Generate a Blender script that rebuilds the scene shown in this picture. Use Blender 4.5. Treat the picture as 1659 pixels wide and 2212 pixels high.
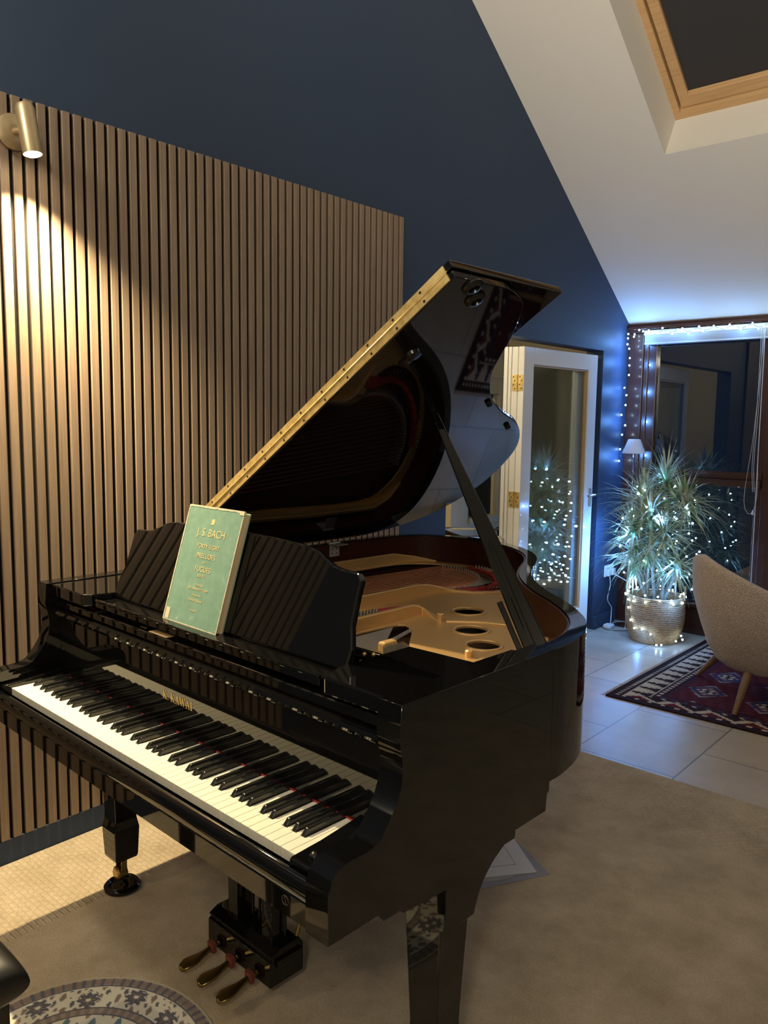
import bpy, bmesh, math, random
from mathutils import Vector, Matrix
random.seed(7)
for o in list(bpy.data.objects): bpy.data.objects.remove(o)
scn = bpy.context.scene
COL = scn.collection
pi = math.pi

# ------------------------------------------------------------------ camera, world, exposure, lamps
CAM = (2.5645, -3.0210, 1.4736)
R_ = (0.75126476, 0.65985961, 0.01365863)
U_ = (-0.08473977, 0.07591319, 0.99350710)
F_ = (-0.65453834, 0.74754430, -0.11294725)
cd = bpy.data.cameras.new('camera'); cam = bpy.data.objects.new('camera', cd); COL.objects.link(cam)
cd.sensor_fit = 'HORIZONTAL'; cd.sensor_width = 36.0; cd.lens = 36.0*1716.4/1659.0
cd.clip_start = 0.02; cd.clip_end = 60
cam.matrix_world = Matrix(((R_[0], U_[0], -F_[0], CAM[0]), (R_[1], U_[1], -F_[1], CAM[1]), (R_[2], U_[2], -F_[2], CAM[2]), (0, 0, 0, 1)))
scn.camera = cam
w = bpy.data.worlds.new('night'); scn.world = w; w.use_nodes = True
w.node_tree.nodes['Background'].inputs[0].default_value = (0.004, 0.008, 0.018, 1)
w.node_tree.nodes['Background'].inputs[1].default_value = 1.0
scn.view_settings.view_transform = 'Standard'; scn.view_settings.look = 'None'
scn.view_settings.exposure = 0.0; scn.view_settings.gamma = 1.0
try: scn.view_settings.use_curve_mapping = False
except Exception: pass

WARM = (1.0, 0.80, 0.47); WARM2 = (1.0, 0.90, 0.72); COOL = (0.13, 0.37, 1.0)
def lamp(name, kind, loc, energy, color, radius=0.03, parent=None, aim=None, spot=None, blend=0.1, size=None):
    d = bpy.data.lights.new(name, kind); d.energy = energy; d.color = color
    if kind == 'AREA':
        d.shape = 'RECTANGLE'; d.size, d.size_y = size
    else: d.shadow_soft_size = radius
    if kind == 'SPOT': d.spot_size = spot; d.spot_blend = blend
    o = bpy.data.objects.new(name, d); COL.objects.link(o); o.location = loc
    if aim is not None:
        o.rotation_euler = (Vector(aim)-Vector(loc)).to_track_quat('-Z', 'Y').to_euler()
    if parent: o.parent = parent
    return o
# unseen lamps behind the photographer, and fill lights added to lift the room
lamp('pendant_light', 'POINT', (3.0, -3.9, 2.45), 52, WARM2, 0.10)
lamp('ceiling_fill', 'SPOT', (2.4, -3.7, 1.9), 560, WARM2, 0.08, aim=(1.9, -.3, 3.8), spot=math.radians(80), blend=1.0)  # no known fixture; added to brighten the ceiling
lamp('corner_fill', 'POINT', (0.45, -2.9, 2.95), 40, WARM2, 0.10)  # added point light, lifts the upper left wall and ceiling
lamp('second_wall_spot', 'SPOT', (.14, -4.0, 2.25), 80, WARM, 0.02, aim=(.10, -4.0, 0), spot=math.radians(108), blend=.5)
lamp('chair_fill', 'POINT', (3.0, .1, 2.35), 8, WARM2, 0.08)  # added out of view to lighten the armchair and door leaf
# lamp of the neighbouring room
lamp('annex_light', 'POINT', (-0.75, 0.55, 2.2), 30, (1.0, 0.82, 0.52), 0.06)

# ------------------------------------------------------------------ helpers
def new_bm(): return bmesh.new()
def box(bm, x0, x1, y0, y1, z0, z1, mi=0):
    vs = [bm.verts.new((x, y, z)) for x in (x0, x1) for y in (y0, y1) for z in (z0, z1)]
    for q in ((0,1,3,2),(4,6,7,5),(0,4,5,1),(2,3,7,6),(0,2,6,4),(1,5,7,3)):
        f = bm.faces.new([vs[i] for i in q]); f.material_index = mi
    return vs
def prism(bm, pts, axis, a0, a1, mi=0, side_mi=None):
    def mk(p, a):
        if axis == 'x': return (a, p[0], p[1])
        if axis == 'y': return (p[0], a, p[1])
        return (p[0], p[1], a)
    A = [bm.verts.new(mk(p, a0)) for p in pts]; B = [bm.verts.new(mk(p, a1)) for p in pts]
    f = bm.faces.new(A); f.material_index = mi
    f = bm.faces.new(B[::-1]); f.material_index = mi
    n = len(pts)
    for i in range(n):
        f = bm.faces.new((A[i], B[i], B[(i+1) % n], A[(i+1) % n])); f.material_index = mi if side_mi is None else side_mi
    return A+B
def ring_frame(d):
    d = d.normalized(); a = Vector((0,0,1)) if abs(d.z) < 0.9 else Vector((1,0,0))
    u = d.cross(a).normalized(); return u, d.cross(u).normalized()
def tube(bm, pts, r, seg=8, mi=0, caps=True):
    pts = [Vector(p) for p in pts]; n = len(pts)
    rs = r if isinstance(r, (list, tuple)) else [r]*n
    rings = []; u = None
    for i, p in enumerate(pts):
        d = (pts[min(i+1, n-1)]-pts[max(i-1, 0)])
        if d.length < 1e-9: d = Vector((0,0,1))
        d.normalize()
        if u is None: u, v = ring_frame(d)
        else:
            u = (u-d*u.dot(d)); u = u.normalized() if u.length > 1e-6 else ring_frame(d)[0]
            v = d.cross(u)
        rings.append([bm.verts.new(p+(u*math.cos(2*pi*k/seg)+v*math.sin(2*pi*k/seg))*rs[i]) for k in range(seg)])
    for a, b in zip(rings[:-1], rings[1:]):
        for k in range(seg):
            f = bm.faces.new((a[k], a[(k+1) % seg], b[(k+1) % seg], b[k])); f.material_index = mi
    if caps:
        f = bm.faces.new(rings[0][::-1]); f.material_index = mi
        f = bm.faces.new(rings[-1]); f.material_index = mi
def lathe(bm, prof, c, seg=32, mi=0, close=True):
    rings = [[bm.verts.new((c[0]+r*math.cos(2*pi*k/seg), c[1]+r*math.sin(2*pi*k/seg), c[2]+z)) for k in range(seg)] for r, z in prof]
    for a, b in zip(rings[:-1], rings[1:]):
        for k in range(seg):
            f = bm.faces.new((a[k], a[(k+1) % seg], b[(k+1) % seg], b[k])); f.material_index = mi
    if close:
        f = bm.faces.new(rings[0][::-1]); f.material_index = mi
        f = bm.faces.new(rings[-1]); f.material_index = mi
def torus(bm, c, R, r, seg=32, rs=10, mi=0, z=None, ax='z'):
    rings = []
    for i in range(seg):
        a = 2*pi*i/seg; ring = []
        for j in range(rs):
            b = 2*pi*j/rs; rr = R+r*math.cos(b)
            p = (rr*math.cos(a), rr*math.sin(a), r*math.sin(b))
            if ax == 'y': p = (p[0], p[2], p[1])
            if ax == 'x': p = (p[2], p[0], p[1])
            ring.append(bm.verts.new((c[0]+p[0], c[1]+p[1], c[2]+p[2])))
        rings.append(ring)
    for i in range(seg):
        a, b = rings[i], rings[(i+1) % seg]
        for j in range(rs):
            f = bm.faces.new((a[j], b[j], b[(j+1) % rs], a[(j+1) % rs])); f.material_index = mi
def sphere(bm, c, r, seg=10, rg=6, mi=0, sc=(1,1,1)):
    prof = [(r*math.sin(pi*i/rg), -r*math.cos(pi*i/rg)) for i in range(1, rg)]
    rings = [[bm.verts.new((c[0]+q*math.cos(2*pi*k/seg)*sc[0], c[1]+q*math.sin(2*pi*k/seg)*sc[1], c[2]+z*sc[2])) for k in range(seg)] for q, z in prof]
    b = bm.verts.new((c[0], c[1], c[2]-r*sc[2])); t = bm.verts.new((c[0], c[1], c[2]+r*sc[2]))
    for k in range(seg):
        f = bm.faces.new((b, rings[0][(k+1) % seg], rings[0][k])); f.material_index = mi
        f = bm.faces.new((t, rings[-1][k], rings[-1][(k+1) % seg])); f.material_index = mi
    for p, q in zip(rings[:-1], rings[1:]):
        for k in range(seg):
            f = bm.faces.new((p[k], p[(k+1) % seg], q[(k+1) % seg], q[k])); f.material_index = mi
def smooth_closed(pts, n=6):
    out = []; m = len(pts)
    for i in range(m):
        p0, p1, p2, p3 = [Vector(pts[(i+k-1) % m]) for k in range(4)]
        for j in range(n):
            t = j/n
            out.append(0.5*((2*p1)+(-p0+p2)*t+(2*p0-5*p1+4*p2-p3)*t*t+(-p0+3*p1-3*p2+p3)*t**3))
    return out
def smooth_open(pts, n=6):
    out = []; P = [Vector(p) for p in pts]; P = [P[0]*2-P[1]]+P+[P[-1]*2-P[-2]]
    for i in range(1, len(P)-2):
        p0, p1, p2, p3 = P[i-1:i+3]
        for j in range(n):
            t = j/n
            out.append(0.5*((2*p1)+(-p0+p2)*t+(2*p0-5*p1+4*p2-p3)*t*t+(-p0+3*p1-3*p2+p3)*t**3))
    out.append(P[-2]); return out
def offset_open(pts, d):
    out = []; n = len(pts)
    for i in range(n):
        t = (pts[min(i+1, n-1)]-pts[max(i-1, 0)]).normalized()
        out.append(Vector((pts[i].x-t.y*d, pts[i].y+t.x*d)))
    return out
def obj(name, bm, mats, parent=None, loc=None, bevel=0, segs=2, smooth=None, mat4=None):
    bmesh.ops.recalc_face_normals(bm, faces=bm.faces)
    if mat4 is not None: bm.transform(mat4)
    me = bpy.data.meshes.new(name); bm.to_mesh(me); bm.free()
    for m in (mats if isinstance(mats, (list, tuple)) else [mats]): me.materials.append(m)
    if smooth is not None:
        for p in me.polygons: p.use_smooth = True
        me.set_sharp_from_angle(angle=math.radians(smooth))
    o = bpy.data.objects.new(name, me); COL.objects.link(o)
    if parent: o.parent = parent
    if loc: o.location = loc
    if bevel:
        b = o.modifiers.new('bevel', 'BEVEL'); b.width = bevel; b.segments = segs; b.limit_method = 'ANGLE'; b.angle_limit = math.radians(35)
        b.harden_normals = False
    return o
def tag(o, label, cat, group=None, kind=None):
    if label: o['label'] = label
    if cat: o['category'] = cat
    if group: o['group'] = group
    if kind: o['kind'] = kind
    return o
def thing(name, loc, label, cat, rz=0, group=None):
    o = bpy.data.objects.new(name, None); COL.objects.link(o); o.location = loc; o.rotation_euler = (0, 0, rz)
    o.empty_display_size = 0.1
    return tag(o, label, cat, group)
def struct(o): o['kind'] = 'structure'; return o
def text_bm(s, size, extrude=0.0006, align='CENTER', spacing=1.0):
    c = bpy.data.curves.new('t', 'FONT'); c.body = s; c.size = size; c.extrude = extrude; c.align_x = align; c.space_character = spacing
    o = bpy.data.objects.new('t', c); COL.objects.link(o)
    dg = bpy.context.evaluated_depsgraph_get(); dg.update()
    me = bpy.data.meshes.new_from_object(o.evaluated_get(dg)); bm = bmesh.new(); bm.from_mesh(me)
    bpy.data.objects.remove(o); bpy.data.meshes.remove(me); bpy.data.curves.remove(c)
    return bm
def bake_bool(o, cutters):
    """subtract the cutter meshes from o and keep the result as its mesh"""
    for c in cutters:
        m = o.modifiers.new('b', 'BOOLEAN'); m.operation = 'DIFFERENCE'; m.object = c; m.solver = 'EXACT'
    dg = bpy.context.evaluated_depsgraph_get(); dg.update()
    me = bpy.data.meshes.new_from_object(o.evaluated_get(dg)); o.modifiers.clear(); o.data = me
    for c in cutters: bpy.data.objects.remove(c)
    return o

# ------------------------------------------------------------------ materials
def pbr(name, col, rough=0.5, metal=0.0, coat=0.0, spec=0.5, emis=None, es=0, trans=0, sheen=0):
    m = bpy.data.materials.new(name); m.use_nodes = True; b = m.node_tree.nodes['Principled BSDF']
    b.inputs['Base Color'].default_value = (*col, 1); b.inputs['Roughness'].default_value = rough
    b.inputs['Metallic'].default_value = metal; b.inputs['Coat Weight'].default_value = coat
    b.inputs['Coat Roughness'].default_value = 0.03
    b.inputs['Specular IOR Level'].default_value = spec
    b.inputs['Transmission Weight'].default_value = trans
    b.inputs['Sheen Weight'].default_value = sheen
    if emis: b.inputs['Emission Color'].default_value = (*emis, 1); b.inputs['Emission Strength'].default_value = es
    return m
def nodes(m): return m.node_tree.nodes, m.node_tree.links, m.node_tree.nodes['Principled BSDF']
def coords(m, scale=(1,1,1), kind='Object', rot=(0,0,0)):
    N, L, B = nodes(m); t = N.new('ShaderNodeTexCoord'); mp = N.new('ShaderNodeMapping')
    mp.inputs['Scale'].default_value = scale; mp.inputs['Rotation'].default_value = rot
    L.new(t.outputs[kind], mp.inputs[0]); return mp.outputs[0]
def noise(m, vec, scale, detail=4, rough=0.6):
    N, L, B = nodes(m); n = N.new('ShaderNodeTexNoise'); n.inputs['Scale'].default_value = scale
    n.inputs['Detail'].default_value = detail; n.inputs['Roughness'].default_value = rough
    L.new(vec, n.inputs['Vector']); return n.outputs['Fac']
def ramp(m, fac, stops):
    N, L, B = nodes(m); r = N.new('ShaderNodeValToRGB'); e = r.color_ramp.elements
    while len(e) < len(stops): e.new(0.5)
    for k, (p, c) in enumerate(stops): e[k].position = p; e[k].color = (*c, 1)
    L.new(fac, r.inputs[0]); return r.outputs[0]
def bump(m, h, strength=0.3, dist=0.01):
    N, L, B = nodes(m); b = N.new('ShaderNodeBump'); b.inputs['Strength'].default_value = strength; b.inputs['Distance'].default_value = dist
    L.new(h, b.inputs['Height']); L.new(b.outputs[0], B.inputs['Normal'])
def setcol(m, c): nodes(m)[1].new(c, nodes(m)[2].inputs['Base Color'])
def wood(name, c1, c2, axis='z', rough=0.45, coat=0, sc=1.0, spec=0.5):
    m = pbr(name, c1, rough, coat=coat, spec=spec)
    s = {'z': (60*sc, 60*sc, 1.5*sc), 'x': (1.5*sc, 60*sc, 60*sc), 'y': (60*sc, 1.5*sc, 60*sc)}[axis]
    f = noise(m, coords(m, s), 2.0, 6, 0.65)
    setcol(m, ramp(m, f, [(0.30, c1), (0.70, c2)])); bump(m, f, 0.12, 0.002); return m

LACQ = pbr('black_lacquer', (0.0035, 0.0035, 0.0035), 0.03, coat=0.0, spec=0.5)
SATIN = pbr('satin_black', (0.006, 0.006, 0.006), 0.25)
DARK = pbr('dark_hollow', (0.004, 0.003, 0.003), 0.9)
IVORY = pbr('key_ivory', (0.80, 0.76, 0.62), 0.22, spec=0.5)
EBONY = pbr('key_ebony', (0.010, 0.010, 0.010), 0.20, spec=0.6)
GOLD = pbr('gold_leaf', (0.85, 0.60, 0.22), 0.30, metal=0.9)
BRASS = pbr('brass', (0.9, 0.7, 0.3), 0.34, metal=0.7)
f_ = noise(BRASS, coords(BRASS), 40); setcol(BRASS, ramp(BRASS, f_, [(0.35, (0.70, 0.50, 0.18)), (0.65, (0.95, 0.74, 0.33))]))
OLDBR = pbr('old_brass', (0.34, 0.25, 0.10), 0.30, metal=1.0)
STEEL = pbr('steel', (0.6, 0.6, 0.62), 0.3, metal=0.6)
REDF = pbr('red_felt', (0.36, 0.026, 0.024), 0.9)
PLATE = pbr('cast_plate_gold', (0.62, 0.39, 0.16), 0.42, metal=0.5)
f_ = noise(PLATE, coords(PLATE), 350); bump(PLATE, f_, 0.08, 0.001)
MAHOG = wood('mahogany', (0.026, 0.006, 0.004), (0.048, 0.011, 0.0065), 'y', 0.38, coat=0.08, sc=0.4, spec=0.3)
SPRUCE = wood('soundboard', (0.045, 0.024, 0.012), (0.07, 0.038, 0.018), 'y', 0.5, sc=0.6)  # dark brown; its darkness also gives the sound holes their shade
COPPER = pbr('copper_string', (0.42, 0.16, 0.08), 0.35, metal=0.9)
WIRE = pbr('steel_string', (0.35, 0.33, 0.30), 0.35, metal=0.9)
NAVY = pbr('navy_paint', (0.032, 0.054, 0.102), 0.55, spec=0.3)
f_ = noise(NAVY, coords(NAVY), 120); bump(NAVY, f_, 0.05, 0.002)
WHITEW = pbr('ceiling_paint', (0.72, 0.69, 0.64), 0.8, spec=0.2)
f_ = noise(WHITEW, coords(WHITEW), 90); bump(WHITEW, f_, 0.04, 0.002)
WALL_LIT = pbr('wall_paint_lit', (0.60, 0.58, 0.50), 0.8, spec=0.2)  # lighter copy: the lamplight on the front wall is in its colour
WALL_DIM = pbr('wall_paint_dim', (0.20, 0.20, 0.18), 0.8, spec=0.2)  # darker copy, coloured dim so the lacquer reflects little of this wall
ANNEXW = pbr('annex_paint', (0.55, 0.50, 0.38), 0.8, spec=0.2)
SLAT = wood('slat_walnut', (0.200, 0.140, 0.095), (0.310, 0.228, 0.160), 'z', 0.5)
FELT = pbr('black_felt', (0.010, 0.009, 0.008), 0.95, spec=0.1)
GLOSSW = pbr('white_gloss', (0.85, 0.85, 0.83), 0.18, coat=0.3)
f_ = noise(GLOSSW, coords(GLOSSW, (3, 3, 1)), 14, 3); bump(GLOSSW, f_, 0.08, 0.004)
BROWNW = wood('brown_frame', (0.042, 0.014, 0.009), (0.075, 0.026, 0.015), 'z', 0.28, coat=0.3)
BROWNX = wood('brown_frame_across', (0.038, 0.012, 0.008), (0.068, 0.024, 0.014), 'x', 0.28, coat=0.3)
PINE = wood('pine', (0.46, 0.27, 0.12), (0.62, 0.40, 0.20), 'x', 0.4, coat=0.2)
BLIND = pbr('blockout_blind', (0.030, 0.028, 0.030), 0.7)
BSLAT = pbr('blind_slat', (0.62, 0.64, 0.66), 0.4)
CHROME = pbr('chrome', (0.7, 0.7, 0.7), 0.12, metal=1)
LAMPB = pbr('lamp_bronze', (0.42, 0.33, 0.20), 0.38, metal=0.6)
BULB = pbr('lamp_bulb', (1, 0.9, 0.7), 0.3, emis=(1.0, 0.80, 0.50), es=60)
FAIRY = pbr('fairy_bulb', (0.8, 0.9, 1), 0.3, emis=(0.50, 0.80, 1.0), es=40)
CORDG = pbr('green_cord', (0.010, 0.020, 0.018), 0.5)
CORDB = pbr('black_cord', (0.008, 0.008, 0.008), 0.5)
CORDW = pbr('white_plastic', (0.75, 0.75, 0.75), 0.35)
LEATH = pbr('black_leather', (0.008, 0.0075, 0.007), 0.38)
f_ = noise(LEATH, coords(LEATH), 250); bump(LEATH, f_, 0.06, 0.001)
LEGW = wood('chair_leg_wood', (0.16, 0.085, 0.045), (0.24, 0.135, 0.075), 'z', 0.4)
def boucle():
    m = pbr('boucle', (0.22, 0.16, 0.12), 0.95, spec=0.1, sheen=0.2)
    N, L, B = nodes(m); v = N.new('ShaderNodeTexVoronoi'); v.inputs['Scale'].default_value = 130
    L.new(coords(m), v.inputs['Vector'])
    f = noise(m, coords(m), 190)
    setcol(m, ramp(m, f, [(0.35, (0.31, 0.255, 0.22)), (0.65, (0.58, 0.49, 0.43))]))
    bump(m, v.outputs['Distance'], 0.8, 0.004); return m
BOUC = boucle()
def rope():
    m = pbr('rope', (0.26, 0.16, 0.08), 0.75, spec=0.2)
    f = noise(m, coords(m, (1, 1, 1)), 70)
    setcol(m, ramp(m, f, [(0.3, (0.30, 0.17, 0.085)), (0.7, (0.56, 0.37, 0.21))])); bump(m, f, 0.4, 0.003); return m
ROPE = rope()
def glass(name, tint, refl=1.0):
    m = bpy.data.materials.new(name); m.use_nodes = True; N, L = m.node_tree.nodes, m.node_tree.links
    N.remove(N['Principled BSDF']); out = N['Material Output']
    t = N.new('ShaderNodeBsdfTransparent'); t.inputs[0].default_value = (*tint, 1)
    g = N.new('ShaderNodeBsdfGlossy'); g.inputs['Roughness'].default_value = 0.01; g.inputs[0].default_value = (refl, refl, refl, 1)
    lw = N.new('ShaderNodeLayerWeight'); lw.inputs[0].default_value = 0.5
    pw = N.new('ShaderNodeMath'); pw.operation = 'POWER'; pw.inputs[1].default_value = 3.5; L.new(lw.outputs['Facing'], pw.inputs[0])
    fr = N.new('ShaderNodeMath'); fr.operation = 'MULTIPLY_ADD'; fr.inputs[1].default_value = 0.88; fr.inputs[2].default_value = 0.075; L.new(pw.outputs[0], fr.inputs[0])
    mx = N.new('ShaderNodeMixShader'); L.new(fr.outputs[0], mx.inputs[0]); L.new(t.outputs[0], mx.inputs[1]); L.new(g.outputs[0], mx.inputs[2])
    L.new(mx.outputs[0], out.inputs[0]); return m
GLASS = glass('window_glass', (0.85, 0.88, 0.88))
def tiles():
    m = pbr('floor_tiles', (0.5, 0.5, 0.5), 0.36, spec=0.45); N, L, B = nodes(m)
    t = N.new('ShaderNodeTexCoord'); mp = N.new('ShaderNodeMapping'); mp.vector_type = 'POINT'
    mp.inputs['Rotation'].default_value = (0, 0, pi/2)
    L.new(t.outputs['Object'], mp.inputs[0])
    b = N.new('ShaderNodeTexBrick'); b.offset = 0.5; b.inputs['Scale'].default_value = 1.0
    b.inputs['Brick Width'].default_value = 0.667; b.inputs['Row Height'].default_value = 0.456; b.inputs['Mortar Size'].default_value = 0.0035
    b.inputs['Mortar Smooth'].default_value = 0.2; b.inputs['Bias'].default_value = 0
    b.inputs['Color1'].default_value = (0.40, 0.35, 0.29, 1); b.inputs['Color2'].default_value = (0.45, 0.395, 0.33, 1); b.inputs['Mortar'].default_value = (0.12, 0.11, 0.10, 1)
    # rotate by 90 degrees: (x,y) -> (-y, x); shift so joints fall on x = .93, y = .872
    mp.inputs['Location'].default_value = (0.872+0.667*9, -0.93+0.456*11, 0)
    L.new(mp.outputs[0], b.inputs['Vector'])
    f = noise(m, coords(m), 6, 5); mx = N.new('ShaderNodeMixRGB'); mx.blend_type = 'MULTIPLY'; mx.inputs[0].default_value = 0.5
    L.new(b.outputs['Color'], mx.inputs[1]); L.new(ramp(m, f, [(0.3, (0.72, 0.72, 0.72)), (0.7, (1.1, 1.1, 1.1))]), mx.inputs[2])
    L.new(mx.outputs[0], B.inputs['Base Color'])
    bump(m, b.outputs['Fac'], -0.3, 0.002); return m
TILE = tiles()
def carpet_mat(ribbed):
    m = pbr('carpet_border' if ribbed else 'carpet_pile', (0.36, 0.29, 0.19), 0.95, spec=0.08, sheen=0.1); N, L, B = nodes(m)
    v = coords(m); f = noise(m, v, 5, 5, 0.7); g = noise(m, v, 260, 3)
    c = ramp(m, f, [(0.30, (0.37, 0.295, 0.20)), (0.72, (0.56, 0.46, 0.33))])
    mx = N.new('ShaderNodeMixRGB'); mx.blend_type = 'MULTIPLY'; mx.inputs[0].default_value = 0.6
    L.new(c, mx.inputs[1]); L.new(ramp(m, g, [(0.3, (0.6, 0.6, 0.6)), (0.7, (1.15, 1.15, 1.15))]), mx.inputs[2]); L.new(mx.outputs[0], B.inputs['Base Color'])
    if ribbed:
        MX0 = mx
        b = N.new('ShaderNodeTexBrick'); b.offset = 0.35; b.inputs['Scale'].default_value = 1; b.inputs['Brick Width'].default_value = 0.030; b.inputs['Row Height'].default_value = 0.018
        b.inputs['Mortar Size'].default_value = 0.003; b.inputs['Mortar Smooth'].default_value = 1.0
        L.new(v, b.inputs['Vector']); ad = N.new('ShaderNodeMath'); ad.operation = 'MULTIPLY_ADD'; ad.inputs[1].default_value = 0.3
        L.new(g, ad.inputs[0]); L.new(b.outputs['Fac'], ad.inputs[2]); bump(m, ad.outputs[0], 0.7, 0.006)
        m2 = N.new('ShaderNodeMixRGB'); m2.blend_type = 'MULTIPLY'; m2.inputs[2].default_value = (1.32, 1.30, 1.25, 1); L.new(b.outputs['Fac'], m2.inputs[0]); L.new(mx.outputs[0], m2.inputs[1]); L.new(m2.outputs[0], B.inputs['Base Color'])
    else: bump(m, g, 0.6, 0.004)
    return m
CARP, CARPB = carpet_mat(False), carpet_mat(True)
def vcol_mat(name, rough=0.95):
    m = pbr(name, (1, 1, 1), rough, spec=0.08); N, L, B = nodes(m)
    a = N.new('ShaderNodeVertexColor'); a.layer_name = 'Col'; L.new(a.outputs[0], B.inputs['Base Color'])
    g = noise(m, coords(m), 350, 3); bump(m, g, 0.5, 0.002); return m
PAPER = pbr('white_paper', (0.62, 0.60, 0.60), 0.7); GREYP = pbr('grey_board', (0.26, 0.25, 0.28), 0.7); PALEP = pbr('pale_disc', (0.36, 0.34, 0.34), 0.7)
INK = pbr('pencil_line', (0.10, 0.09, 0.10), 0.8)
SHADEM = pbr('lamp_shade', (0.75, 0.74, 0.74), 0.8)

# ------------------------------------------------------------------ the room
EY = 2.6                                   # window wall
def roof(y): return 2.20+(EY-y)*0.70
bm = new_bm(); box(bm, -2.2, 4.3, -4.7, 2.75, -0.06, 0.0); struct(obj('floor', bm, TILE))
RY = -0.9; RZ = roof(RY)
bm = new_bm()
prism(bm, [(-4.6, 0), (0.415, 0), (0.415, 1.985), (2.205, 1.985), (2.205, 0), (EY+.12, 0), (EY+.12, roof(EY+.12)), (RY, RZ), (-4.6, 2.05)], 'x', -0.13, 0.0)
struct(obj('wall_left', bm, NAVY))
bm = new_bm(); box(bm, 4.2, 4.3, -4.6, EY+.12, 0, 5.0); struct(obj('wall_right', bm, WALL_DIM))
bm = new_bm(); box(bm, -.13, 4.3, -4.7, -4.6, 0, 2.4); struct(obj('wall_front', bm, WALL_LIT))
# ceiling: slope with the skylight opening, and the slope behind
bm = new_bm()
def cs(x, y, d=0.0): return (x, y, roof(y)+d)
X0, X1, Y0, Y1 = 0.668, 1.85, 0.35, 1.488
def cq(a, b, c, d): bm.faces.new([bm.verts.new(p) for p in (a, b, c, d)])
YS = EY+.12
for (xa, xb, ya, yb) in ((-.05, X0, RY, YS), (X1, 4.3, RY, YS), (X0, X1, RY, Y0), (X0, X1, Y1, YS)):
    cq(cs(xa, ya), cs(xb, ya), cs(xb, yb), cs(xa, yb))
    cq(cs(xa, ya, .30), cs(xb, ya, .30), cs(xb, yb, .30), cs(xa, yb, .30))
Xa, Xb, Ya, Yb = 0.695, 1.83, 0.40, 1.552
cq(cs(X0, Y1), cs(X1, Y1), cs(Xb, Yb, .25), cs(Xa, Yb, .25))
cq(cs(X0, Y0), cs(X1, Y0), cs(Xb, Ya, .25), cs(Xa, Ya, .25))
cq(cs(X0, Y0), cs(X0, Y1), cs(Xa, Yb, .25), cs(Xa, Ya, .25))
cq(cs(X1, Y0), cs(X1, Y1), cs(Xb, Yb, .25), cs(Xb, Ya, .25))
cq((-.05, RY, RZ), (4.3, RY, RZ), (4.3, -4.7, 2.0), (-.05, -4.7, 2.0))
bmesh.ops.remove_doubles(bm, verts=bm.verts, dist=1e-4)
struct(obj('ceiling', bm, WHITEW))
# skylight: pine frame, sash and the drawn block-out blind, lying in the slope
def slope_box(bm, x0, x1, y0, y1, d0, d1, mi=0):
    vs = [bm.verts.new(cs(x, y, d)) for x in (x0, x1) for y in (y0, y1) for d in (d0, d1)]
    for q in ((0,1,3,2),(4,6,7,5),(0,4,5,1),(2,3,7,6),(0,2,6,4),(1,5,7,3)):
        f = bm.faces.new([vs[i] for i in q]); f.material_index = mi
sky = struct(bpy.data.objects.new('window_1', None)); COL.objects.link(sky)
def frame_ring(x0, x1, y0, y1, wd, d0, d1):
    bm = new_bm()
    slope_box(bm, x0, x1, y1-wd, y1, d0, d1); slope_box(bm, x0, x1, y0, y0+wd, d0, d1)
    slope_box(bm, x0, x0+wd, y0+wd, y1-wd, d0, d1); slope_box(bm, x1-wd, x1, y0+wd, y1-wd, d0, d1); return bm
obj('window_frame', frame_ring(Xa-.01, Xb+.01, Ya-.01, Yb+.01, .045, .235, .30), PINE, sky, bevel=.003)
obj('window_sash', frame_ring(Xa+.045, Xb-.045, Ya+.045, Yb-.045, .055, .248, .30), PINE, sky, bevel=.004)
bm = new_bm(); slope_box(bm, Xa+.09, Xb-.09, Ya+.09, Yb-.09, .272, .276); obj('blind', bm, BLIND, sky)
# baseboards
bm = new_bm(); box(bm, 0, .016, -4.6, .415, 0, .09); struct(obj('baseboard_left', bm, NAVY, bevel=.003))
bm = new_bm(); box(bm, 0, .016, 2.205, EY-.06, 0, .09); struct(obj('baseboard_back', bm, NAVY, bevel=.003))

# ---- window wall: brown timber window, full height
win = struct(bpy.data.objects.new('window_2', None)); COL.objects.link(win)
def wb(name, parts, mat, parent=win, bevel=.005):
    bm = new_bm()
    for p in parts: box(bm, *p)
    return obj(name, bm, mat, parent, bevel=bevel)
bm = new_bm(); box(bm, 0, 4.3, EY-.02, EY+.10, 2.135, 2.20); box(bm, 0, 4.3, EY-.045, EY, 2.155, 2.178)
struct(obj('trim_1', bm, BROWNX, bevel=.004))
wb('window_frame', [(0, .115, EY, EY+.09, 0, 2.135), (.115, .150, EY+.01, EY+.08, 0, 2.135), (.975, 1.075, EY, EY+.09, 0, 2.135), (2.55, 2.65, EY, EY+.09, 0, 2.135), (4.1, 4.3, EY, EY+.09, 0, 2.135)], BROWNW)
wb('window_sash', [(.150, .213, EY+.015, EY+.075, .22, 2.12), (.930, .975, EY+.015, EY+.075, .22, 2.12), (1.075, 1.14, EY+.015, EY+.075, .22, 2.12), (2.49, 2.55, EY+.015, EY+.075, .22, 2.12)], BROWNW)
wb('window_transom', [(.15, .975, EY-.005, EY+.09, 1.115, 1.165), (.15, .975, EY-.03, EY+.09, 1.065, 1.115), (1.075, 2.55, EY-.005, EY+.09, 1.075, 1.165)], BROWNX)
wb('window_bottom_rail', [(.15, .975, EY-.01, EY+.09, .0, .20), (1.075, 4.1, EY-.01, EY+.09, 0, .20), (.15, 4.1, EY-.03, EY+.02, .195, .225)], BROWNX)
wb('window_glass', [(.2, .95, EY+.045, EY+.049, 1.16, 2.13), (.2, .95, EY+.045, EY+.049, .2, 1.08), (1.1, 2.52, EY+.045, EY+.049, .2, 2.13), (2.65, 4.1, EY+.045, EY+.049, .2, 2.13)], GLASS, bevel=0)
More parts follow.
